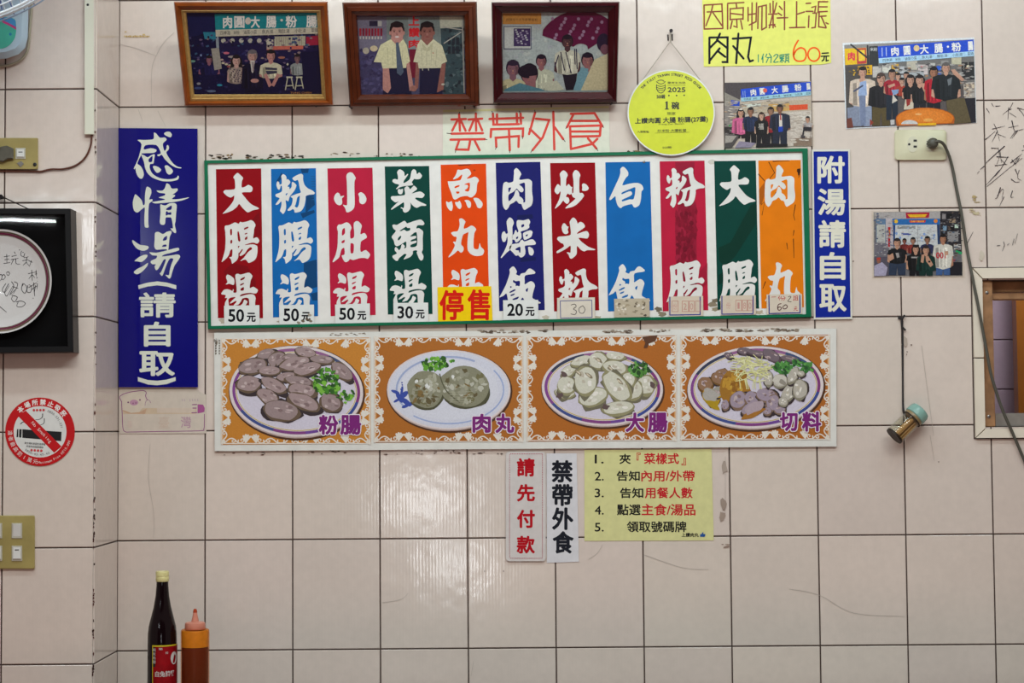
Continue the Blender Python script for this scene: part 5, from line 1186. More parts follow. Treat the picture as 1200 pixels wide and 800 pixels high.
    person(p, 500, 385, 24, 46, 500, 520, 'a03a2c', arms=True); p.poly([(415,455),(475,450),(470,480),(430,500)], '7d93b8'); p.poly([(425,490),(465,540),(420,565)], 'c7bfb4')
    p.poly([(530,520),(610,520),(615,610),(515,615)], 'c6b9a4'); person(p, 570, 372, 34, 58, 530, 560, '19171b', long=True); p.poly([(535,530),(575,530),(565,575),(540,590)], '8a2c28')
    person(p, 645, 375, 36, 62, 560, 610, '1b191d', '211f26', long=True); p.poly([(650,400),(690,400),(715,480),(690,490)], SKIN)
    person(p, 760, 310, 36, 66, 550, 620, 'ab1c2c', '1d1b22', skin='94664e'); p.ell(782, 390, 16, 8, 'd8a8a0', n=10); p.poly([(800,330),(840,350),(875,425),(840,430),(810,400)], SKIN)
    p.poly([(860,525),(1010,520),(1065,720),(880,735)], '5c5038'); person(p, 860, 275, 36, 100, 525, 560, '1c2024', hair='5b5654', sleeve=.6); p.poly([(900,290),(930,285),(1010,370),(990,385),(920,325)], SKIN); p.poly([(870,370),(910,350),(900,410),(878,420)], '6a6f74')
    T_ = lambda rx, ry, yc: [(690 + rx * math.cos(math.radians(t)), yc + ry * math.sin(math.radians(t))) for t in range(180, 361, 10)]
    p.poly(T_(240, 92, 690) + [(926, 728), (458, 748)], 'a8541a'); p.poly(T_(232, 86, 690) + [(900, 722), (480, 740)], 'cf7322'); p.poly(T_(170, 60, 680) + [(830, 715), (560, 715)], 'd67c2c')
    p.ell(635, 652, 28, 8, 'e2a868', n=12); p.ell(715, 700, 40, 14, 'e0a050', n=12)
    p.poly([(563 + 68 * math.cos(math.radians(t)), 734 + 34 * math.sin(math.radians(t))) for t in range(180, 361, 12)], 'c3c0bd'); p.poly([(630,728),(780,722),(780,742),(630,746)], 'dba51e')
    p.poly([(50,690),(90,680),(105,760),(52,764)], '6d3a30')
def photo_b(p):                             # small print, five people
    p.view(8.892, 842, 90); p.poly([(62,62),(960,48),(975,718),(65,740)], 'c2b5ac')
    p.poly([(62,62),(950,48),(700,80),(240,130),(225,250),(64,235)], '4a4348'); p.poly([(60,160),(225,240),(225,300),(62,300)], '8d8780'); p.poly([(62,300),(240,290),(240,620),(65,620)], '8a8280')
    p.poly([(130,240),(220,255),(218,305),(128,300)], '1c45b8'); p.poly([(240,270),(960,235),(962,350),(240,390)], 'b9aa98'); p.poly([(520,285),(740,275),(740,350),(520,370)], 'c8a060'); p.poly([(735,295),(930,285),(930,340),(740,350)], 'd8502c'); p.poly([(260,285),(440,275),(440,310),(260,320)], 'cfd6cf')
    p.poly([(740,370),(965,350),(972,700),(750,715)], 'c9bfb8'); p.poly([(820,380),(960,372),(962,460),(830,470)], 'dcd6d0'); p.poly([(780,640),(972,630),(975,718),(780,722)], '8a7668'); p.poly([(90,500),(130,498),(130,515),(90,518)], '2f9a4a'); p.poly([(62,520),(150,525),(150,600),(64,600)], '3a3436')
    p.dabs(70, 250, 730, 480, 170, ['cfc6be', 'a39a94', '8d8580', 'b8aea6', '746c6c', 'b89a80', 'c0b6ae'], 34, 7, 6); p.dabs(750, 370, 965, 690, 80, ['d0c6be', 'c0b4ac', 'cdc3ba', 'b5a89e'], 34, 10, 7); p.dabs(70, 490, 220, 640, 50, ['2f2b2d', '6d6668', '8d8584', '4a4546'], 16, 8, 8)
    shopsign(p, [(232,128),(960,50),(963,190),(236,258)], '1748c8', '9ccade', SHOP, SMALL); p.ell(485, 142, 22, 22, 'd8604a', n=14); p.ell(722, 125, 9, 9, 'd8e0e8', n=8)
    p.strokes([[(255,150),(258,212)],[(275,148),(278,210)]], 6, '8fa8dc')
    person(p, 232, 375, 34, 78, 590, 640, 'c8608e', '1c181e', long=True, sleeve=.95, hair='17141a'); p.poly([(215,345),(255,345),(245,330),(222,330)], 'd8cfc8')
    person(p, 335, 360, 34, 72, 560, 690, '1e2a4a', '17151c', skin='8d6450')
    person(p, 545, 355, 34, 66, 570, 700, '8f1a28', '1c1a22', skin='94705c'); p.ell(575, 435, 16, 12, 'd8c0bc', n=10)
    person(p, 640, 330, 34, 92, 560, 712, '23283e', '23283a', skin='7d5646', sleeve=.85); p.poly([(632,400),(660,400),(665,520),(632,520)], 'd5cdc8'); p.poly([(640,395),(652,395),(655,450),(640,450)], 'b02a34'); p.poly([(622,520),(670,515),(672,570),(625,575)], '1a3fae')
    person(p, 448, 405, 30, 62, 600, 690, '17161b', '1a181f', long=True, hair='3a2a26', skin='c09a88'); p.text('福', 415, 485, 470, 550, 'c8c4c0', .0)
    person(p, 930, 440, 24, 44, 530, 560, 'a59ea0', hair='2a2426'); p.poly([(885,520),(970,525),(968,570),(895,560),(888,620),(870,620)], '2c2830'); p.poly([(860,605),(905,615),(900,640),(858,632)], '4a4448'); p.strokes([[(962,560),(955,650)]], 5, '8d7f78')
    p.poly([(65,600),(210,610),(200,650),(140,740),(66,742)], '4f4a4c'); p.poly([(70,610),(190,615),(140,680),(70,690)], 'a39c98'); p.poly([(215,670),(390,690),(340,735),(170,740)], '8d849c'); p.poly([(395,690),(720,700),(720,725),(390,735)], '1d1a20')
def photo_c(p):                             # small print, five people before a blue counter
    p.view(9.525, 1018, 244); p.poly([(60,45),(1020,30),(1045,750),(60,758)], '6c6a70')
    p.poly([(62,48),(800,35),(800,115),(70,120)], 'a9a4a6'); p.poly([(80,115),(190,115),(190,440),(85,440)], '5f7a9c'); p.poly([(90,180),(185,180),(185,440),(90,440)], 'b4b6b4'); p.poly([(60,380),(210,390),(215,540),(62,540)], '706c78'); p.poly([(190,110),(275,110),(275,440),(195,440)], 'b9b0b8')
    p.poly([(275,170),(770,165),(770,430),(290,440)], 'c6cad0'); p.poly([(270,115),(300,115),(292,420),(275,420)], '20457e'); p.poly([(760,160),(795,160),(795,400),(770,400)], '2c3f66'); p.poly([(262,118),(795,115),(795,180),(265,186)], '2a67ac')
    p.poly([(412,48),(680,44),(672,105),(420,112)], 'a81c3a'); p.poly([(430,68),(655,66),(630,98),(460,100)], 'e2b02a'); p.ell(305, 145, 22, 22, 'e2b83a', n=14); p.ell(748, 142, 22, 22, 'd8843a', n=14); p.poly([(450,135),(640,132),(630,158),(460,160)], 'c8303a'); p.text('肉圓大腸粉腸', 468, 136, 620, 156, 'e8c850', .03)
    p.poly([(215,210),(243,210),(240,430),(218,430)], 'b02430'); p.text('福', 218, 240, 240, 270, 'e2b04a', .03); p.text('滿', 218, 300, 240, 330, 'e2b04a', .03); p.rect(320, 195, 520, 228, '8d8f92'); p.rect(365, 278, 475, 296, '3a4a94'); p.rect(545, 195, 552, 420, '9a9ca0')
    for x, y in ((590,330),(620,290),(730,300),(725,330),(310,280),(350,330)): p.ell(x, y, 14, 16, '7d9ad0', n=10)
    p.poly([(800,30),(1020,30),(1040,500),(860,420),(800,300)], '2f2c32')
    for x, y, w_, h, c in ((820,60,40,60,'8a8488'),(900,120,70,40,'a08a74'),(830,190,40,60,'7a98b4'),(960,180,40,40,'bcd0c4'),(880,260,120,110,'8e8c90'),(950,400,80,60,'b5b2b4'),(870,60,60,50,'1a191d'),(905,200,50,60,'141317')): p.rect(x, y, x + w_, y + h, c)
    p.poly([(970,465),(1045,490),(1040,515),(975,500)], '2a9a64'); p.poly([(900,575),(970,568),(968,592),(902,594)], 'b8344a'); p.ell(945, 632, 36, 22, '93a08a', n=14); p.poly([(880,600),(1045,600),(1045,750),(880,750)], '24222a')
    p.dabs(800, 40, 1035, 600, 120, ['2f2c32', '5a565c', '8a868a', '1a191d', '7a767a', '4a6078', '6d5a50'], 20, 9, 9); p.dabs(62, 60, 280, 540, 90, ['8d8a94', 'a9a4a8', '6d6a78', 'a9a6aa', '55607c'], 18, 9, 10); p.dabs(300, 200, 760, 430, 70, ['c6cad0', 'b5bac2', '9fb0d4', 'c6c0c4'], 20, 8, 11)
    p.poly([(60,540),(220,540),(230,752),(62,758)], '55505f'); p.poly([(62,640),(150,600),(210,660),(190,752),(62,756)], 'a6a0bc'); p.ell(112, 580, 24, 36, '8a5c4c', n=14); p.poly([(90,550),(135,550),(130,575),(92,578)], 'b03a34')
    person(p, 400, 365, 24, 46, 480, 560, '6e2a2a', skin='7a4a40'); person(p, 495, 360, 30, 60, 500, 560, '8a3430', hair='26262c', skin='9a7260'); person(p, 655, 350, 32, 66, 500, 560, '2b2f52', skin='8d6654')
    person(p, 830, 340, 40, 96, 660, 745, 'cfccc6', '3f5c90', skin='a87860', sleeve=.5); p.text('001', 752, 490, 862, 560, 'b81c34', .03); p.poly([(845,480),(885,475),(890,520),(850,525)], SKIN)
    person(p, 318, 385, 42, 92, 610, 745, '1b1b20', '2f3a50', hair='2c2628', sleeve=.4, legw=1.0); p.poly([(300,500),(335,495),(345,545),(315,555)], 'a09a9c'); p.poly([(215,530),(270,500),(285,560),(235,590)], SKIN)
    person(p, 525, 455, 38, 88, 690, 752, '1a181c', '1a181e', long=True, sleeve=.4); p.rect(475, 540, 565, 556, '9c989a'); p.poly([(490,405),(560,405),(562,432),(490,434)], HAIR)
    person(p, 640, 465, 40, 92, 700, 752, '16322f', '16322f', long=True, hair='2a2326', sleeve=.95); p.poly([(590,520),(625,510),(610,610),(580,600)], SKIN); p.poly([(635,540),(665,530),(720,630),(690,655),(640,590)], SKIN); p.rect(665, 585, 690, 605, '1a1a1e')
def loose(label, outer, inner_border, f, off):
    r = thing('photo_print', label, 'photograph', base_of(outer, off), 'loose photographs taped to the tiles')
    pr = Pr(WALL, off); pr.sheet(outer, .0003, inner_border); pr.build('photo_paper', GLOSS, r)
    p2 = Pr(WALL, pr.z + 3e-5, 4e-6); f(p2); p2.build('picture', GLOSS, r)
loose('large unframed photograph of a group behind an orange round table, above the wall outlet', [(987.3, 50.3), (1141.8, 43.8), (1144.4, 144), (991.2, 151.2)], 'd9dcdf', photo_a, .0012)
loose('small unframed photograph of five people under a blue shop sign, beside the round yellow plaque', [(848.8, 96.8), (950.3, 95.2), (951.9, 171), (849.2, 173.4)], 'b9ada4', photo_b, .0012)
loose('small unframed photograph of five people before a blue counter, left of the hanging wire', [(1023.3, 248.4), (1126, 247), (1128.5, 323.6), (1023.8, 324.4)], 'b9b0a8', photo_c, .0012)
for lab, q, in (('clear plastic sleeve around the small photograph beside the round yellow plaque', [(848, 95.5), (953, 94), (954.5, 172), (848.6, 174.2)]),
                ('clear plastic sleeve around the small photograph left of the hanging wire', [(1021.5, 247), (1128, 245.6), (1131.2, 326), (1022, 326.4)])):
    pr = Pr(WALL, .0046); pr.sheet(q, .0002, 'ffffff')
    o = link_mesh('plastic_sleeve', pr.v, pr.f, pane_mat('clear_sleeve', (.97, .96, .93), rough=.12)); tag(o, lab, 'sleeve', 'clear sleeves over the loose photographs')

# --- three framed photographs leaning out from the wall
def framed(label, outer, inner, dtop, wood, f, liner=None, prof=((0, .012), (.12, .020), (.5, .022), (.75, .016), (1, .012))):
    d0 = .030
    pl = Plane(P(*outer[3], d0), (P(*outer[1], dtop) - P(*outer[3], d0)).cross(P(*outer[0], dtop) - P(*outer[3], d0)))
    r = thing('framed_photo', label, 'framed photograph', P((outer[2][0] + outer[3][0]) / 2, outer[3][1], .01), 'framed photographs along the top of the wall')
    m = MB(); L_ = lambda t, h: [pl.at(a[0] + (b[0] - a[0]) * t, a[1] + (b[1] - a[1]) * t, h - .012) for a, b in zip(outer, inner)]
    m.loops([L_(1, -.006), L_(0, -.006)] + [L_(t, h) for t, h in prof] + [L_(1, -.006)])
    m.build('frame', wood, r)
    box = inner
    if liner:
        lm, inn2 = liner
        m = MB(); L2 = lambda t, h: [pl.at(a[0] + (b[0] - a[0]) * t, a[1] + (b[1] - a[1]) * t, h - .012) for a, b in zip(inner, inn2)]
        m.loops([L2(0, .002), L2(0, .0125), L2(.3, .0135), L2(.45, .010), L2(.8, .009), L2(1, .004), L2(1, .001)])
        m.build('liner', lm, r); box = inn2
    p = Pr(pl, -.012 + .0012, 3e-6); f(p, box); p.build('picture', ink('old_photo_print', .5, .2, .14, 240), r)
    pr = Pr(pl, -.012 + .0038); pr.poly([(x + (1 if k in (1, 2) else -1) * .4, y + (1 if k > 1 else -1) * .4) for k, (x, y) in enumerate(box)], 'ffffff')
    link_mesh('glass_pane', pr.v, pr.f, pane_mat('picture_glass', rough=.02), r)
    m = MB(); m.loops([[pl.at(x, y, -.0185) for x, y in outer], [pl.at(x, y, -.0170) for x, y in outer]], True, True, True)
    m.build('back_panel', mat('brown_hardboard', '5b4433', .8), r)
    return pl
def grow(q, k=.6):
    cx = sum(a[0] for a in q) / 4; cy = sum(a[1] for a in q) / 4
    return [(x + (k if x > cx else -k), y + (k if y > cy else -k)) for x, y in q]
def old_a(p, box):
    p.view(1, 0, 0); p.poly(grow(box), '10123a'); p.view(5.714, 190, 0)
    p.poly([(165,88),(360,90),(360,210),(180,250)], '171c4a'); p.poly([(275,215),(360,215),(360,265),(285,262)], '2c7f96'); p.poly([(360,250),(1045,230),(1050,420),(380,420)], '1d1a44')
    for k in range(9): p.ell(410 + k * 60, 272, 16, 16, 'b9b7a8', n=10)
    p.poly([(750,245),(960,240),(958,305),(752,310)], 'b5b39c'); p.poly([(965,245),(1045,238),(1048,300),(965,305)], 'a02440'); p.poly([(700,310),(945,305),(945,330),(700,335)], 'c86a5a'); p.rect(700, 265, 745, 300, 'c5c0ae'); p.rect(700, 305, 740, 330, 'b8a294')
    for k in range(12): p.stroke([(768 + k * 15, 250), (768 + k * 15, 304)], 3, '8d7f72')
    p.dabs(180, 230, 1040, 480, 190, ['1d2350', '2b2c5c', '4a4470', '141430', '6a5a78', '3a5a7c', '8d7a7a'], 14, 9, 12); p.dabs(190, 480, 1050, 620, 120, ['161a46', '20204c', '121236', '2c2c58'], 20, 10, 13)
    shopsign(p, [(352,95),(1040,88),(1045,225),(360,245)], '17868e', 'c9c4b0', (('肉', .08, .17), ('圓', .19, .29), ('大', .35, .44), ('腸', .50, .60), ('粉', .69, .80), ('腸', .89, .995)), SMALL); p.ell(575, 140, 20, 24, 'd0c8bc', n=14); p.ell(800, 135, 9, 9, 'd8d6c8', n=8)
    p.strokes([[(372,250),(380,420)],[(365,260),(370,330)]], 12, '8d97a0')
    person(p, 315, 400, 22, 60, 500, 600, '1a1a48', '14143c', skin='8a5a6a'); p.poly([(328,325),(380,320),(400,460),(350,470)], '9b968c')
    for x, y, w_, c in ((200,410,70,'6f9a8c'),(245,560,40,'8a8a96'),(385,570,55,'2f86a0'),(430,355,60,'c86a80'),(470,380,90,'a89a94'),(330,610,90,'5a6a8c'),(240,590,80,'3a4a7c'),(260,370,20,'7a8ab0'),(800,385,70,'a06a5a'),(840,430,20,'c8c4a8')): p.ell(x, y, w_ * .34, 8, c, n=12)
    for k in range(18): p.ell(400 + (k * 37) % 170, 400 + (k * 23) % 50, 12, 7, ('b39a90', '6a4a6a', 'c0b8a0', '9a4a50')[k % 4], n=8)
    person(p, 905, 390, 22, 40, 500, 520, '8d9290', skin='7a5a60'); p.poly([(930,350),(1045,340),(1060,620),(950,610)], '121236')
    for x in (840, 905): p.strokes([[(x, 520), (x - 14, 600)], [(x + 25, 520), (x + 40, 590)], [(x - 8, 575), (x + 34, 572)]], 7, 'b9b8a0'); p.rect(x - 8, 512, x + 34, 522, 'c9c7ae')
    person(p, 497, 405, 30, 52, 555, 615, '9a8a80', '14143a', long=True, skin='c09a90', sleeve=.3); 
    for k in range(40): p.ell(455 + (k * 29) % 90, 462 + (k * 17) % 90, 6, 4, ('2a2240', 'c0b4a4', '4a3a50')[k % 3], n=6)
    person(p, 604, 375, 34, 62, 590, 620, '11112c', '10102c', skin='b08a80', hair='6a6468', sleeve=.98); p.poly([(590,405),(620,405),(612,480),(605,490),(598,478)], 'c5c0b8'); p.poly([(602,415),(612,415),(616,470),(606,482)], '8d7f80'); p.ell(620, 540, 28, 14, 'b98a80', n=12)
    person(p, 728, 372, 32, 64, 520, 625, 'c9c4a8', '14143a', skin='b5807a', sleeve=.75); p.poly([(690,450),(770,455),(770,490),(700,500)], '3a3a4c'); p.strokes([[(695,470),(768,472)]], 6, 'b5b09a'); p.poly([(680,500),(700,490),(735,570),(715,585)], 'b5807a'); p.poly([(790,500),(770,490),(730,570),(750,580)], 'b5807a')
    p.text('TUNG CHIEH', 860, 615, 1000, 628, 'b9824a', .0)
def old_b(p, box):
    p.view(1, 0, 0); p.poly(grow(box), '4a4a66'); p.view(5.717, 390, 0)
    p.poly([(162,115),(370,115),(370,330),(180,330)], '6e6a7c'); p.poly([(185,330),(360,330),(360,632),(190,634)], '3f3c5e'); p.poly([(360,115),(880,112),(885,320),(360,330)], '6f7a78')
    p.poly([(720,130),(860,125),(880,630),(740,630)], '33484e'); p.poly([(715,112),(870,112),(872,180),(720,190)], 'b0b2a0'); p.rect(245, 140, 300, 175, '1f1f38'); p.rect(302, 140, 328, 175, 'a5a5a0')
    for k in range(8): p.rect(178 + k * 20, 190, 192 + k * 20, 240, ('9a2434', '7a1c34', '8a2038')[k % 3]); p.rect(180 + k * 20, 244, 190 + k * 20, 262, 'b0aaa0')
    p.ell(222, 340, 22, 22, 'a8a090', n=14); p.ell(275, 325, 26, 20, 'c0b090', n=14)
    p.dabs(185, 330, 360, 625, 90, ['45426a', '3a3858', '524e74', '332f50'], 18, 14, 14); p.dabs(745, 190, 885, 620, 90, ['33484e', '41585c', '283a42', '5a6c70', '1f2c34'], 16, 14, 15)
    p.rect(505, 115, 585, 330, '80888a'); p.text('上', 508, 108, 580, 172, 'c4242c', .045); p.text('讚', 508, 184, 582, 248, 'c4242c', .045); p.text('肉', 508, 264, 582, 322, 'c4242c', .045)
    for k in range(6): p.rect(770 + (k % 3) * 28, 250 + (k // 3) * 60, 790 + (k % 3) * 28, 300 + (k // 3) * 60, '1f2a34')
    p.strokes([[(745,290),(860,215)],[(868,120),(880,620)],[(735,180),(870,200)]], 7, 'a0a098')
    p.poly([(345,450),(500,450),(530,632),(335,632)], '191c38'); p.poly([(585,445),(735,445),(735,632),(580,632)], '191c38')
    p.poly([(515,330),(560,330),(555,520),(515,520)], '6e1a30')
    def man(hx, hy, shirt, skin, grin):
        p.poly([(hx - 95, 410), (hx - 60, 400), (hx - 40, 590), (hx - 62, 625), (hx - 95, 600)] if hx < 500 else [(hx - 75, 420), (hx - 50, 420), (hx - 60, 590), (hx - 85, 600)], skin)
        p.poly([(hx + 58, 400), (hx + 82, 410), (hx + 112, 590), (hx + 85, 610)] if hx < 500 else [(hx + 95, 430), (hx + 125, 420), (hx + 110, 600), (hx + 65, 620)], skin)
        p.poly([(hx - 40, 250), (hx + 40, 250), (hx + 35, 310), (hx - 35, 310)], skin)
        kl, kr = (1.05, .66) if hx < 500 else (.62, 1.0)
        p.poly([(hx - 42, 262), (hx, 305), (hx + 42, 262), (hx + 100 * kr, 305), (hx + 134 * kr, 412), (hx + 98 * kr, 428), (hx + 92 * kr, 455), (hx - 92 * kl, 458), (hx - 100 * kl, 418), (hx - 148 * kl, 415), (hx - 105 * kl, 300)], shirt)
        sh = [int(shirt[q:q + 2], 16) for q in (0, 2, 4)]; dk = ''.join('%02x' % int(v * .86) for v in sh)
        for q in range(4): p.stroke([(hx - 60 * kl + 34 * q, 320 + 12 * (q % 2)), (hx - 55 * kl + 30 * q, 440)], 5, dk, 2)
        p.ell(hx, hy - 12, 50, 62, '17141a', n=20); p.ell(hx + 2, hy + 8, 42, 56, skin, n=20); p.ell(hx, hy - 50, 44, 20, '17141a', n=16)
        for s_ in (-1, 1): p.ell(hx + s_ * 18, hy - 4, 7, 4, '2a1c20', n=8); p.stroke([(hx + s_ * 10, hy - 14), (hx + s_ * 26, hy - 14)], 3, '2a1c20')
        p.ell(hx, hy + 14, 7, 9, '9a6a64', n=8); p.ell(hx, hy + 32, 14, 6 if grin else 3, 'cfc4c0' if grin else '7a3a3c', n=10); p.ell(hx - 46, hy + 6, 7, 13, skin, n=8); p.ell(hx + 46, hy + 6, 7, 13, skin, n=8)
    man(430, 215, 'cfcba4', 'b5837a', True); p.poly([(422,285),(440,282),(475,480),(455,508),(430,490)], '4c5a6c')
    man(632, 215, 'c9c5a6', '8a5a52', False); p.poly([(600,290),(632,325),(670,285),(668,330),(632,345),(604,330)], 'b5b192'); p.ell(672, 355, 4, 4, 'b03030', n=6)
    p.strokes([[(600,455),(602,470)],[(640,455),(642,470)]], 5, 'b5b3a0'); p.ell(540, 592, 24, 20, '9a6a60', n=12); p.ell(738, 565, 12, 7, 'b5b0a0', n=10)
def old_c(p, box):
    p.view(1, 0, 0); p.poly(grow(box), 'a3acaa'); p.view(5.717, 560, 0)
    for x in (235, 320, 390, 470, 700): p.stroke([(x, 90), (x, 620)], 2.5, '8d9696', cap=False)
    for y in (250, 400): p.stroke([(165, y), (875, y)], 2.5, '8d9696', cap=False)
    p.dabs(165, 90, 870, 610, 160, ['a8b1ae', '9aa5a4', 'b0b6b0', '98a09e', 'a3a8ac'], 26, 18, 17)
    p.rect(165, 88, 425, 162, 'b07a3c'); p.text('民國七十五年歡聚留影', 190, 122, 400, 140, '4a2f1c', .02); p.stroke([(205, 98), (395, 98)], 4, '8a5c2c')
    p.rect(172, 175, 360, 330, '55596c'); p.rect(178, 181, 354, 324, 'b3b5b0'); p.rect(240, 190, 352, 310, '3a2c54')
    for k in range(20): p.rect(248 + (k * 31) % 90, 196 + (k * 19) % 100, 262 + (k * 31) % 90, 206 + (k * 19) % 100, ('a9a8ac', '8a7f96')[k % 2])
    fan = [(432, 238)] + [(690 + 300 * math.cos(math.radians(a)), 350 + 280 * math.sin(math.radians(a))) for a in range(-148, -38, 6)] + [(878, 240), (738, 330)] + [(690 + 62 * math.cos(math.radians(a)), 350 + 58 * math.sin(math.radians(a))) for a in range(-45, -150, -12)]
    p.poly(fan, '5a1038')
    for k in range(22): p.ell(500 + (k * 61) % 340, 125 + (k * 43) % 150, 11, 12, '8d7088', n=8)
    W1 = 'bdbba8'
    person(p, 425, 410, 36, 74, 600, 625, 'b5b8a2', skin='8a5a5e', hair='1d1526'); p.poly([(400,560),(530,540),(580,600),(480,615)], 'b9baa4')
    person(p, 235, 460, 46, 80, 620, 630, 'b7b08a', skin='7a5560', hair='2a1f34'); person(p, 345, 500, 58, 120, 620, 630, '4f7a86', skin='8a5a5e', hair='1b1424', arms=False); p.ell(335, 478, 68, 46, '1b1424', n=20); p.poly([(345,510),(390,505),(385,590),(350,575)], '8d5f62')
    p.poly([(175,600),(280,555),(400,590),(420,622),(180,628)], '4f7a86')
    p.poly([(565,485),(665,480),(655,600),(590,605)], '1c1a26'); person(p, 600, 280, 38, 74, 490, 500, W1, skin='4a2f34', hair='1a1420', sleeve=.5)
    for l in ([(555,350),(580,470)],[(590,350),(625,490)],[(660,330),(665,460)],[(540,370),(515,450)],[(648,330),(652,430)]): p.stroke(l, 7, '2a2340')
    person(p, 735, 405, 42, 70, 600, 620, '6d95a0', skin='8d5f60', hair='1b1526', arms=False); p.poly([(640,600),(690,450),(740,460),(720,600),(660,615)], '6d95a0')
    p.poly([(690,605),(780,400),(868,360),(870,610)], 'bfb592'); p.ell(842, 285, 46, 62, '231830', n=18); p.ell(850, 330, 30, 34, '6a4450', n=14)
    p.poly([(165,612),(870,604),(870,622),(165,626)], '8d9a96')
framed('framed photo of people at a market stall in orange brown frame with gilt liner', [(203.5, 2), (384, 2), (390.5, 123.3), (216.6, 124)], [(212.2, 11.9), (375.5, 11.9), (382, 117.4), (223.3, 118.6)], .180,
       mat('orange_brown_varnished_wood', '8f4616', .28, noise=.25, nscale=25), old_a, (mat('gilt_liner', 'b89458', .45, .3, noise=.2, nscale=150), [(218.5, 14.9), (371, 14.9), (377, 110.3), (227.6, 110.5)]))
framed('framed photo of two men in pale shirts in a brown stepped wooden frame', [(401, 3), (558.8, 2), (562, 124.2), (410, 126)], [(418.3, 19.2), (543.6, 19.2), (545.7, 110.2), (423.6, 110.7)], .150,
       mat('brown_varnished_wood', '56240f', .25, noise=.3, nscale=25), old_b, None, ((0, .010), (.1, .016), (.3, .017), (.36, .021), (.62, .022), (.68, .016), (.9, .014), (1, .008)))
framed('framed photo of a meeting under a purple fan in a dark red wooden frame', [(575.7, 2.4), (726.2, 2), (723, 120.4), (578, 121.2)], [(588.3, 14.9), (712.5, 14.9), (711.8, 107.6), (589.4, 108.4)], .155,
       mat('dark_red_lacquered_wood', '3b0b12', .22, noise=.2, nscale=25), old_c, None, ((0, .012), (.08, .020), (.35, .022), (.45, .018), (.9, .012), (1, .008)))
for x, y, lab in ((240, 124.8, 'left support nail under the orange brown frame'), (370.5, 124.6, 'right support nail under the orange brown frame'),
                  (585, 122.3, 'left support nail under the dark red frame'), (716, 122, 'right support nail under the dark red frame'), (412, 127, 'support nail at the left corner under the brown stepped frame'), (556, 126, 'support nail at the right corner under the brown stepped frame')):
    m = MB(); m.lathe(P(x, y, -.002), (0, -1, 0), [(0, .0024), (.030, .0024), (.0305, .0042), (.032, .0042)], 10)
    tag(m.build('nail', DARKM, None, True), lab, 'nail', 'support nails under the framed photos')

# ================================================================== FIXTURES
IVORY = mat('yellowed_ivory_plastic', 'ccc6a6', .35, noise=.08, nscale=30)
AGED = mat('aged_yellow_plate', 'a39359', .4, 0.0, noise=.15, nscale=25)
WPL = mat('white_rocker_plastic', 'd5d3ce', .3)
BLACKP = mat('black_plastic', '1a191a', .4)
def bevel(o, w=.0015, seg=2, ang=40):
    bm = bmesh.new(); bm.from_mesh(o.data)
    bmesh.ops.bevel(bm, geom=[e for e in bm.edges if len(e.link_faces) == 2 and e.calc_face_angle(0) > math.radians(ang)], offset=w, segments=seg, affect='EDGES')
    bm.to_mesh(o.data); bm.free(); return o
# --- wall outlet with a plugged-in wire, on the right
q = rrect(1048.3, 152, 1109.2, 187.8, 4)
outl = thing('wall_outlet', 'ivory double wall outlet under the large unframed photograph', 'outlet', base_of(q, 0))
m = MB(); m.slab(q, .0004, .007, WALL, .002); m.build('cover_plate', IVORY, outl, True)
for cx, cy in ((1069.5, 169), (1091, 168.6)):
    m = MB(); m.slab([(cx + 7 * math.cos(t) * (1 if abs(math.cos(t)) < .8 else .93), cy + 9.3 * math.sin(t)) for t in [2 * pi * k / 20 for k in range(20)]], .0068, .0078, WALL)
    s_ = m.build('socket_face', mat('socket_ivory', 'cfcab2', .3), outl)
    m = MB()
    m.slab([(cx + 1, cy - 5.5), (cx + 5, cy - 5.5), (cx + 5, cy - 3), (cx + 1, cy - 3)], .0077, .0080); m.slab([(cx + 1, cy + 1.5), (cx + 5, cy + 1.5), (cx + 5, cy + 4), (cx + 1, cy + 4)], .0077, .0080)
    m.slab([(cx - 4 + 1.5 * math.cos(t), cy + 1.5 * math.sin(t)) for t in [2 * pi * k / 10 for k in range(10)]], .0077, .0080)
    m.build('slot', BLACKP, s_)
plug = thing('power_cord', 'dark grey plug and wire running from the wall outlet down across the hatch window', 'power cord', P(1202, 545, .012))
GREYC = mat('dark_grey_cable', '4f4c43', .5)
m = MB(); m.lathe(P(1092, 168.5, .0081), (0, -1, 0), [(0, .0118), (.004, .0128), (.014, .0122), (.020, .0095), (.022, .006)], 20)
for k in range(3): m.box(*(lambda c: (c.x - .012, c.x + .012, c.y - .0008, c.y + .0008, c.z - .0006 + k * .006 - .006, c.z + .0006 + k * .006 - .006))(P(1092, 168.5, .024)))
m.build('plug', GREYC, plug, True)
path = [(1094, 167, .026), (1099, 165.5, .030), (1105, 168, .026), (1110, 177, .016), (1115.5, 194, .006), (1121, 222, .005), (1127, 252, .006), (1132.5, 288, .005), (1139, 322, .011), (1147, 362, .016), (1156, 410, .017), (1162, 441, .017), (1174, 478, .016), (1187, 508, .014), (1202, 543, .006), (1222, 590, .004), (1236, 660, .004), (1240, 760, .004)]
m = MB(); m.tube([P(*a) for a in smooth_path(path, 5)], .0036, 10)
m.build('cable', GREYC, plug, True)

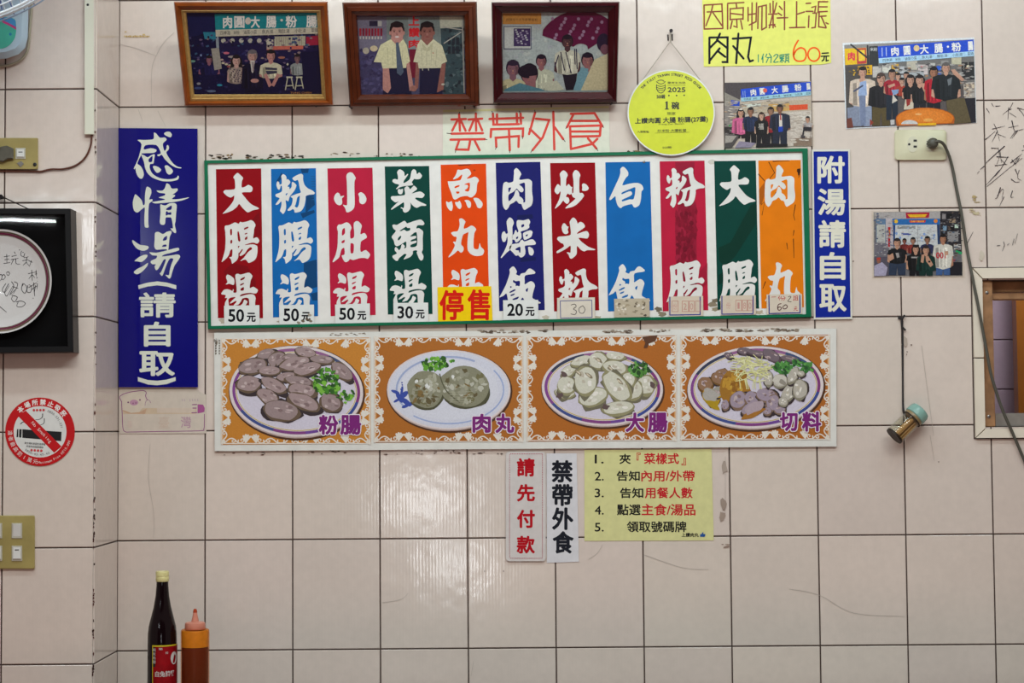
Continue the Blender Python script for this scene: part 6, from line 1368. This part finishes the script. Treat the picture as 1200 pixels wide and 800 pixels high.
# --- light switches on the pillar
def rocker(parent, x0, y0, x1, y1, off, up=True):
    m = MB(); m.slab([(x0 - 1.4, y0 - 1.2), (x1 + 1.4, y0 - 1.2), (x1 + 1.4, y1 + 1.2), (x0 - 1.4, y1 + 1.2)], off - .0004, off + .0016, PIL, .0008); s_ = m.build('switch_bezel', mat('bezel_grey', 'b9b5a6', .35), parent)
    ax, bx = (.0045, .0018) if up else (.0018, .0045)
    vs = [PIL.at(x0, y0, off), PIL.at(x1, y0, off), PIL.at(x1, y1, off), PIL.at(x0, y1, off), PIL.at(x0 + .4, y0 + .4, off + bx), PIL.at(x1 - .4, y0 + .4, off + bx), PIL.at(x1 - .4, y1 - 1.6, off + ax), PIL.at(x0 + .4, y1 - 1.6, off + ax)]
    m = MB(); m.add(vs, [(4, 5, 6, 7), (0, 1, 5, 4), (1, 2, 6, 5), (2, 3, 7, 6), (3, 0, 4, 7), (3, 2, 1, 0)]); r_ = m.build('rocker', WPL, s_)
    m = MB(); xm = (x0 + x1) / 2; m.slab([(xm - 2.4, y0 + 3.1), (xm + 2.4, y0 + 3.1), (xm + 2.4, y0 + 4.1), (xm - 2.4, y0 + 4.1)], off + .001, off + .0032, PIL); m.build('indicator', BLACKP, s_)
q = rrect(-38, 603.8, 40.8, 666.5, 1.5)
sw = thing('switch_plate', 'yellowed metal switch plate with white rocker switches at the lower left', 'light switch', base_of(q, 0, PIL))
m = MB(); m.slab(q, .0004, .0075, PIL, .002); m.build('cover_plate', AGED, sw, True)
for x in (-24, -8.5, 15): 
    for y in (614, 640.5): rocker(sw, x, y, x + 9.6, y + 15.5, .0075, y > 620)
q = rrect(-40, 161.5, 44.6, 198.4, 1.5)
sw = thing('switch_box', 'dirty yellowed switch box with one white rocker at the upper left', 'light switch', base_of(q, 0, PIL))
m = MB(); m.slab(q, .0004, .011, PIL, .002); m.build('box', AGED, sw, True)
rocker(sw, 19.5, 174.5, 28.5, 185, .011)
m = MB(); m.lathe(PIL.at(41, 192.8, .0105), (0, -1, 0), [(0, .0042), (.0015, .0042), (.002, .003)], 14); m.build('screw', BLACKP, sw, True)
m = MB(); m.slab([(0, 172), (8, 170.5), (16, 174), (16, 186), (9, 186.5), (3, 190), (-4, 188)], .0108, .022, PIL, .003); m.build('grey_plug', mat('grimy_grey_rubber', '5c584c', .6, noise=.3), sw)  # small dirty grey plug on the switch box
m = MB(); m.slab([(19.5, 191), (25, 188.5), (28, 192), (24, 196)], .0108, .0125, PIL, .0005); m.build('clip', STEEL, sw)
m = MB()
pth = smooth_path([(-10, 200.4, .004), (20, 200.4, .004), (42, 200.8, .004), (48, 200.9, .004), (60, 198.2, .004), (74, 198, .004), (88, 194, .004), (99, 185.5, .004), (105.5, 173, .004), (107.6, 158, .005), (107.4, 150, .006)], 5)
m.tube([PIL.at(x, y, d) for x, y, d in pth], .0021, 8)
tag(m.build('flat_cable', mat('brown_wire', '5c3022', .45), None, True), 'thin brown wire curving from the switch box up to the cable trunking', 'wire')
m = MB(); m.slab([(98.9, -60), (109.6, -60), (110.2, 157.6), (99.3, 157.6)], .0004, .012, PIL, .001)
tr = thing('cable_trunking', 'vertical cream cable trunking on the pillar edge at the upper left', 'cable cover', PIL.at(104.6, 157.6, 0))
m.build('channel', mat('cream_pvc', 'd6d3c0', .35), tr)
m = MB(); m.lathe(PIL.at(103, 5.6, .0118), (0, -1, 0), [(0, .0028), (.001, .0028), (.0014, .002)], 12); m.build('screw', BLACKP, tr, True)

# --- framed signed plate on the pillar
FO = [(-86, 243.6), (82.6, 244.2), (86.0, 412.4), (-86, 414.5)]
fx = thing('shadow_box', 'black shadow box frame holding a white signed plate, left edge', 'framed plate', base_of(FO, 0, PIL))
dF = .048
LQ = lambda q, d: [PIL.at(x, y, d) for x, y in q]
def scaled(q, k): 
    cx, cy = -1.0, 329.5
    return [(cx + (x - cx) * k, cy + (y - cy) * k) for x, y in q]
outer_w = [PIL.at(x, y, dF) for x, y in FO]
flat = lambda d, k=0.0: [Vector((v.x + (k if v.x < PIL.at(-1, 329, 0).x else -k), -PD - d, v.z + (k if v.z < PIL.at(0, 329, 0).z else -k))) for v in outer_w]
m = MB(); m.loops([flat(.0006), flat(dF - .001), flat(dF, .001), flat(dF, .012), flat(dF - .006, .0135), flat(.008, .0135), flat(.008, .2)][:6], True, True, False)
m.build('frame', mat('black_lacquered_frame', '121112', .35, spec=.3), fx)
m = MB(); m.loops([flat(.0065, .0130), flat(.0080, .0130)], True, True, True); m.build('backing', mat('black_card', '0b0a0b', .8, spec=.1), fx)
pc = Vector((PIL.at(1.5, 330, .014).x, -PD - .008, PIL.at(1.5, 330, .014).z)); px1 = PXM(PD + .02)
R = 61.2 * px1
m = MB(); m.lathe(pc, (0, -1, 0), [(0, .6 * R), (.004, .66 * R), (.010, .74 * R), (.016, .90 * R), (.018, 1.0 * R), (.0195, 1.0 * R), (.019, .985 * R), (.0165, .90 * R), (.012, .76 * R), (.0105, .70 * R), (.0105, .0005)], 72, True, True)
pltm = m.build('signed_plate', mat('white_porcelain', 'd4d0cd', .18, coat=.3), fx, True); pltm['label'] = 'white porcelain plate with black signatures'
m = MB()
def rim(r0, r1, h0, h1):
    L_ = lambda r, h: [pc + Vector((r * R * math.cos(t), -h, r * R * math.sin(t))) for t in [2 * pi * k / 72 for k in range(72)]]
    m.loops([L_(r0, h0), L_(r1, h1)])
m.cur = 0; rim(.962, .935, .0193, .0181); m.cur = 1; rim(.932, .900, .0180, .0171); m.cur = 0; rim(.897, .885, .0170, .0166)
m.build('rim_band', [mat('gold_rim', '6a5a44', .3, .5), mat('wine_rim', '6b2440', .3)], pltm)
pr = Pr(Plane((0, pc.y - .0108, 0), (0, -1, 0)), 0.0); pr.view(4.444, 0, 240)
sig = [[(105,215),(125,210)],[(118,205),(128,225)],[(100,235),(140,225)],[(112,240),(108,262),(125,270)],[(118,248),(150,240)],[(130,250),(125,275),(160,265)],[(118,290),(150,285)],[(140,275),(138,300),(155,320)],[(135,300),(120,315)],[(150,290),(175,300),(198,295)],[(165,285),(155,315)],
       [(22,270),(50,265)],[(35,258),(36,300)],[(25,285),(48,282)],[(20,305),(52,300)],[(62,268),(88,262)],[(58,285),(95,278)],[(70,285),(58,310)],[(82,282),(84,305),(104,308)],[(75,245),(80,255)],
       [(0,365),(8,362),(10,380),(2,395)],[(10,370),(20,362),(28,375),(15,390),(8,382)],[(34,352),(44,348),(50,358),(42,368),(34,358)],
       [(148,358),(182,350)],[(165,340),(168,395)],[(165,365),(150,385)],[(170,365),(180,378)],[(188,340),(190,372)],[(184,350),(204,345)],[(184,360),(204,356)],[(190,380),(206,376),(208,395),(194,398)],
       [(30,410),(12,440),(25,455),(48,420)],[(45,410),(25,450),(35,475),(62,430)],[(60,400),(72,425),(50,470),(78,440)],[(75,400),(92,410),(85,435),(70,460)],[(65,425),(95,435)],[(62,470),(90,480),(75,505),(60,490),(66,475)],[(85,505),(110,500),(132,512),(115,530),(88,528),(95,505)],
       [(118,410),(112,440),(130,460),(140,430),(125,410),(118,420)],[(145,420),(140,450),(158,455),(165,425),(150,415)],[(150,430),(190,405)],[(165,440),(195,420)],[(175,405),(180,470),(186,490),(170,485)],[(185,420),(178,460)],[(195,410),(192,450)],
       [(0,530),(34,558)],[(10,605),(16,598)],[(22,608),(26,605)],[(40,600),(48,615)],[(66,600),(72,612)],[(78,598),(74,612),(88,612)],[(88,598),(96,590),(90,612)]]
for l in sig: pr.stroke(smooth_path(l, 3), 3.6, '26242a', 2.2)
pr.build('signature', PAPER, pltm)
m = MB(); m.add(flat(dF - .0065, .013), [(0, 1, 2, 3)]); m.build('glass_pane', pane_mat('picture_glass', rough=.02), fx)
m = MB(); m.tube([PIL.at(x, y, d) for x, y, d in ((-30, 246, .02), (1, 233, .010), (6, 232, .010), (36, 246, .02))], .0012, 6); m.build('hanging_wire', DARKM, fx)
m = MB(); m.lathe(PIL.at(3.5, 231.5, -.002), (0, -1, 0), [(0, .003), (.014, .003), (.0145, .005), (.017, .005)], 10); tag(m.build('nail', DARKM, None, True), 'nail on the pillar that carries the black shadow box', 'nail')

# --- electric wall fan at the top left
fan = thing('wall_fan', 'pale blue electric wall fan with wire guard at the top left corner', 'fan', PIL.at(0, 70, 0))
PALE = mat('pale_blue_plastic', 'b3c6d2', .35)
prof = [(-32, -60), (32.5, -60), (33.2, 20), (32.4, 44), (29.5, 56), (22, 63.5), (8, 68.5), (-8, 69.5), (-22, 66), (-31, 56), (-33, 30)]
m = MB(); m.slab(prof, .0004, .050, PIL, .012); m.build('housing', PALE, fan, True)
pr = Pr(PIL, .0504); pr.view(10, 0, 0)
pr.sheet(smooth_ring([(-190,330),(-185,250),(-120,210),(0,200),(120,205),(180,235),(190,310),(190,360),(175,440),(130,510),(70,555),(0,572),(-80,555),(-150,480)], 3), .0006, '4fb39a')
pr.poly([(-60,205),(60,205),(130,208),(180,238),(190,318),(110,275),(30,240),(-60,225)], '4a8ec0'); pr.poly([(30,238),(110,273),(190,318),(190,350),(105,300),(25,262)], 'c2407c'); pr.ell(122, 400, 16, 18, '2f7fae', n=12); pr.ell(-60, 420, 60, 40, '45ab90', n=16)
pr.build('decal', ink('fan_decal_ink', .35, .4), fan)
hc = PIL.at(-55, -138, .24); tilt = Matrix.Rotation(math.radians(-14), 3, 'X')
def fp_(r, a, h): return hc + tilt @ Vector((r * math.cos(a), -h, r * math.sin(a)))
RG = .335
m = MB()
for r_, h_, t_ in ((RG, .0, .0034), (RG, .012, .0034), (RG * .98, .030, .0016), (RG * .9, .055, .0014), (RG * .6, .072, .0014), (RG * .3, .078, .0016)):
    m.tube([fp_(r_, 2 * pi * k / 72, h_) for k in range(73)], t_, 6)
for k in range(120):
    a = 2 * pi * k / 120; m.tube([fp_(.07, a + .18, .078), fp_(RG * .6, a + .1, .072), fp_(RG * .9, a + .03, .055), fp_(RG, a, .012)], .0011, 5)
m.build('guard', mat('white_coated_wire', 'd2d6da', .35), fan)
m = MB()
for k in range(90):
    a = 2 * pi * k / 90; m.tube([fp_(.07, a, -.10), fp_(RG * .75, a, -.075), fp_(RG * .97, a, -.03), fp_(RG, a, 0)], .0011, 5)
for r_, h_ in ((RG * .75, -.075), (RG * .45, -.09)): m.tube([fp_(r_, 2 * pi * k / 60, h_) for k in range(61)], .0014, 5)
m.build('rear_guard', mat('navy_rim', '2a4080', .35), fan)
m = MB(); m.tube([fp_(RG + .002, 2 * pi * k / 72, -.012) for k in range(73)], .0018, 8); m.build('guard_rim', mat('grey_rim', '8f9cb0', .35), fan, True)
m = MB(); m.lathe(fp_(0, 0, -.17), tilt @ Vector((0, -1, 0)), [(0, .05), (.03, .075), (.07, .08), (.10, .055)], 28); m.lathe(hc + tilt @ Vector((0, .05, 0)), tilt @ Vector((0, -1, 0)), [(0, .02), (.04, .05), (.075, .045), (.085, .02)], 24)
m.build('motor', PALE, fan, True)
for k in range(3):
    a0 = 2 * pi * k / 3 + .5; m = MB(); vs = []; nr, na = 6, 6
    for i in range(nr + 1):
        r_ = .045 + (RG * .86 - .045) * i / nr; sp = .30 + .55 * math.sin(pi * min(1, .15 + i / nr * .75))
        for j in range(na + 1): vs.append(fp_(r_, a0 + sp * (j / na - .5) * 1.5, .035 * (.5 - j / na)))
    n0 = len(vs); vs += [v + tilt @ Vector((0, .003, 0)) for v in vs]; fs = []
    for i in range(nr):
        for j in range(na):
            q0 = i * (na + 1) + j; f_ = (q0, q0 + 1, q0 + na + 2, q0 + na + 1); fs.append(f_); fs.append(tuple(n0 + z for z in reversed(f_)))
    m.add(vs, fs); m.build('blade', mat('blue_fan_blade', '6f9fd0', .3), fan, True)
m = MB(); m.tube([PIL.at(0, -30, .05), fp_(0, 0, -.14)], .022, 14); m.build('neck', PALE, fan, True)
m = MB(); m.tube([PIL.at(x, y, d) for x, y, d in smooth_path([(35, -30, .006), (37, 5, .006), (35, 30, .006), (33.8, 50, .006), (31, 62, .007), (23, 71, .007), (10, 76.5, .006), (-5, 77.5, .006), (-30, 74, .006)], 5)], .0030, 8)
m.build('cord', mat('khaki_cord', 'a39a84', .5), fan, True)

# --- glass toothpick jar hanging from a dark cord
b0 = P(1047.6, 511.2, .036); b1 = P(1079.5, 480.2, .027)
ax = (b1 - b0).normalized(); Lj = (b1 - b0).length
jar = thing('toothpick_jar', 'small glass jar with teal lid hanging tilted on a dark cord', 'jar', b0)
rj = 11.3 * PXM(.03)
m = MB(); m.lathe(b0, ax, [(0, rj * .80), (.002, rj * .96), (.006, rj), (Lj * .66, rj), (Lj * .70, rj * .93), (Lj * .70, rj * .86), (Lj * .66, rj * .92), (.008, rj * .92), (.005, rj * .3)], 36, True, True)
m.build('glass_body', pane_mat('jar_glass', (.97, .97, .93), rough=.05), jar, True)
m = MB(); m.lathe(b0, ax, [(-.0006, rj * .74), (-.0006, rj * .99), (.0045, rj * 1.005), (.0045, rj * .95)], 36, True, False); m.build('base_ring', mat('dark_glass_base', '2e241c', .45, spec=.2), jar, True)
m = MB(); m.lathe(b0, ax, [(Lj * .665, rj * 1.02), (Lj * .70, rj * 1.06), (Lj * .745, rj * 1.02)], 36, True, True); m.build('neck_ring', mat('amber_neck', '8a7450', .3), jar, True)
m = MB(); m.lathe(b0, ax, [(Lj * .74, rj * 1.06), (Lj * .76, rj * 1.14), (Lj * .93, rj * 1.10), (Lj * .985, rj * 1.0), (Lj, rj * .85), (Lj, rj * .001)], 40, True, False); m.build('lid', shell_mat('teal_lid_plastic', '86ada2', .12), jar, True)
m = MB()
k1 = P(1057, 372.5, .002)
m.tube([k1 + Vector((-.006, 0, .004)), k1 + Vector((-.002, -.003, -.004)), k1 + Vector((-.001, -.003, -.020)), k1 + Vector((.007, -.004, -.029))], .0022, 6)
m.tube([k1 + Vector((-.009, 0, .0)), k1 + Vector((0, -.004, -.001)), k1 + Vector((.006, -.003, .006))], .0026, 6)
m.tube([P(x, y, d) for x, y, d in smooth_path([(1057.5, 374, .004), (1058.2, 400, .003), (1058.2, 440, .003), (1058.6, 474, .006), (1060, 483, .016)], 4)], .0015, 6)
m.tube([P(x, y, d) for x, y, d in smooth_path([(1058, 376, .005), (1057.4, 402, .003), (1057.6, 445, .003), (1057.8, 478, .008), (1058.6, 484, .016)], 4)], .0012, 6)
u = ax.orthogonal().normalized(); w2 = ax.cross(u)
m.tube([b0 + ax * Lj * .655 + (u * math.cos(t) + w2 * math.sin(t)) * rj * 1.05 for t in [2 * pi * k / 28 for k in range(29)]], .0012, 6)
m.build('cord', mat('black_cord', '211c1e', .7), jar, True)
m = MB(); rr = random.Random(2)
side = (Vector((0, 0, -1)) - ax * Vector((0, 0, -1)).dot(ax)).normalized(); s2 = ax.cross(side)
for k in range(110):
    a, r_ = rr.uniform(0, 2 * pi), math.sqrt(rr.random()) * rj * .84
    o1 = side * r_ * math.cos(a) + s2 * r_ * math.sin(a)
    if o1.dot(side) < -rj * .22: continue
    d_ = side * rr.uniform(-.002, .001) + s2 * rr.uniform(-.002, .002)
    m.tube([b0 + ax * .0065 + o1, b0 + ax * (Lj * .62) + o1 * .95 + d_], .0010, 5)
tag(m.build('toothpicks', mat('pale_wood_toothpick', 'b98e58', .7, noise=.15)), 'bundle of wooden toothpicks inside the hanging glass jar', 'toothpicks', None, 'stuff')

# --- counter below the picture, with the two bottles
BD = .26
zc = P(200, 836, BD).z
cnt = thing('counter', 'stainless steel counter below the picture carrying the two bottles', 'counter', (0.5, -.36, 0))
m = MB(); m.box(XC + .01, 2.3, -.62, -.035, zc - .035, zc); bevel(m.build('worktop', mat('brushed_stainless', 'a9a7a3', .35, .8, noise=.08, nscale=50), cnt), .003)
for x in (XC + .06, 2.24):
    for y in (-.57, -.09):
        m = MB(); m.box(x - .02, x + .02, y - .02, y + .02, 0, zc - .034); m.build('leg', STEEL, cnt)
def bprof(items, d, cxp):                   # (y pixel, half width pixel) -> lathe profile
    s_ = PXM(d); z0 = zc
    return [(P(cxp, y, d).z - z0, w_ * s_) for y, w_ in items]
cx1 = P(190.2, 740, BD).x; base = Vector((cx1, -BD, zc))
bt = thing('wine_bottle', 'dark glass sauce bottle with cream cap and red label', 'bottle', base)
pf = [(.0, .030), (.004, .0335)] + bprof([(800, 16.9), (770, 16.9), (752, 16.8), (742, 16.6), (733, 15.6), (722, 12.8), (710, 9.9), (698, 7.9), (686, 6.9), (681, 6.7), (678, 6.7)], BD, 190)
m = MB(); m.lathe(base, (0, 0, 1), pf, 40); m.build('glass_body', mat('dark_brown_bottle_glass', '12070a', .1, spec=.35), bt, True)
m = MB(); m.lathe(base, (0, 0, 1), bprof([(681, 7.2), (680.4, 7.6), (676, 7.7), (674.8, 7.2), (674.4, 7.7), (670, 7.7), (668.8, 7.2)], BD, 190), 36); m.build('cap', mat('cream_plastic_cap', 'd3c98d', .4), bt, True)
def wrap(name, rad, a0, a1, z0f, z1f, mats, off=.0003, n=24):
    vs, fs = [], []
    for k in range(n + 1):
        t = k / n; a = math.radians(a0 + (a1 - a0) * t)
        for z in (z0f(t), z1f(t)): vs.append(base + Vector(((rad + off) * math.sin(a), -(rad + off) * math.cos(a), z)))
    fs = [(2 * k, 2 * k + 2, 2 * k + 3, 2 * k + 1) for k in range(n)]
    return vs, fs
rb = pf[3][1]
zl = P(190, 753.5, BD).z - zc
m = MB(); m.cur = 0; m.add(*wrap('', rb, -30, 110, lambda t: .02, lambda t: zl - .0005 + .0 * t, None, .0003)); 
m.cur = 1; m.add(*wrap('', rb, -26, 106, lambda t: .024, lambda t: zl - .0035, None, .0006))
m.cur = 2; m.add(*wrap('', rb, -25, -15, lambda t: zl - .046, lambda t: zl - .0045, None, .0008, 6))
lb = m.build('label', [mat('yellow_label_border', 'bfb21c', .45), mat('red_label', '8d0812', .5, spec=.15, noise=.25, nscale=60), mat('dark_label_strip', '17181a', .5)], bt)
vs_, fs_2, cs_ = [], [], []
def curved(t, a_c, zc_, size, weight=.0, wide=1.0):
    vs, fs, (a, b, c, d) = glyphs(t, weight); k0 = len(m.v); q = []
    for x, y in vs:
        X = (x - (a + b) / 2) * size * wide; Y = (y - (c + d) / 2) * size; an = math.radians(a_c) + X / rb
        q.append(base + Vector(((rb + .0010) * math.sin(an), -(rb + .0010) * math.cos(an), zl + zc_ + Y)))
    m.add(q, fs)
m = MB(); curved('白兔牌醬', 24, -.061, .0125, .015, .9); curved('釀', 3, -.008, .005); curved('造', 9, -.008, .005); curved('料', 29, -.017, .006)
for k, ch in enumerate('純米烏醋'): curved(ch, -20, -.010 - .0085 * k, .0075)
m.add([base + Vector(((rb + .0010) * math.sin(math.radians(62) + .30 * math.cos(t)), -(rb + .0010) * math.cos(math.radians(62) + .30 * math.cos(t)), zl - .029 + .0135 * math.sin(t))) for t in [2 * pi * k / 20 for k in range(20)]], [tuple(range(20))])
m.build('label_print', mat('label_white_ink', 'c9c4c0', .5), lb)
BD2 = .26; base2 = Vector((P(228.6, 760, BD2).x, -BD2, zc))
sb = thing('squeeze_bottle', 'squeeze bottle of dark red sauce with orange shoulder and pink nozzle cap', 'bottle', base2)
m = MB(); m.lathe(base2, (0, 0, 1), [(0, .029), (.003, .0315)] + bprof([(800, 16.4), (760, 16.5), (740, 16.5), (737.6, 16.0), (736.6, 14.5), (736.6, 10)], BD2, 228), 40)
m.build('body', shell_mat('amber_squeeze_plastic', '9a601a', .9, .3), sb, True)
m = MB(); m.lathe(base2, (0, 0, 1), [(.002, .028)] + bprof([(800, 15.4), (759, 15.5), (757.6, 15.2), (757.4, .1)], BD2, 228), 36); m.build('sauce', mat('dark_red_sauce', '55100c', .35), sb, True)
m = MB(); m.lathe(base2, (0, 0, 1), bprof([(757.2, 15.6), (739, 15.7), (738, 15.2)], BD2, 228), 36, False, True); m.build('sauce_film', mat('orange_oily_film', 'd29c2a', .4, noise=.15, nscale=80), sb, True)
m = MB(); m.lathe(base2, (0, 0, 1), bprof([(737.2, 11.4), (736.4, 11.9), (731.5, 11.9), (729.4, 11.4), (728.6, 9.8), (728, 4.6), (722, 3.0), (716, 2.2), (713.6, 1.6)], BD2, 228), 32); m.build('nozzle_cap', mat('pink_nozzle_plastic', 'c9806a', .35), sb, True)
m = MB(); m.lathe(base2, (0, 0, 1), bprof([(717.5, 2.45), (716, 2.4), (713.6, 1.8), (712.9, .6)], BD2, 228), 16); m.build('sauce_tip', mat('sauce_stain', 'a5380c', .35), sb, True)
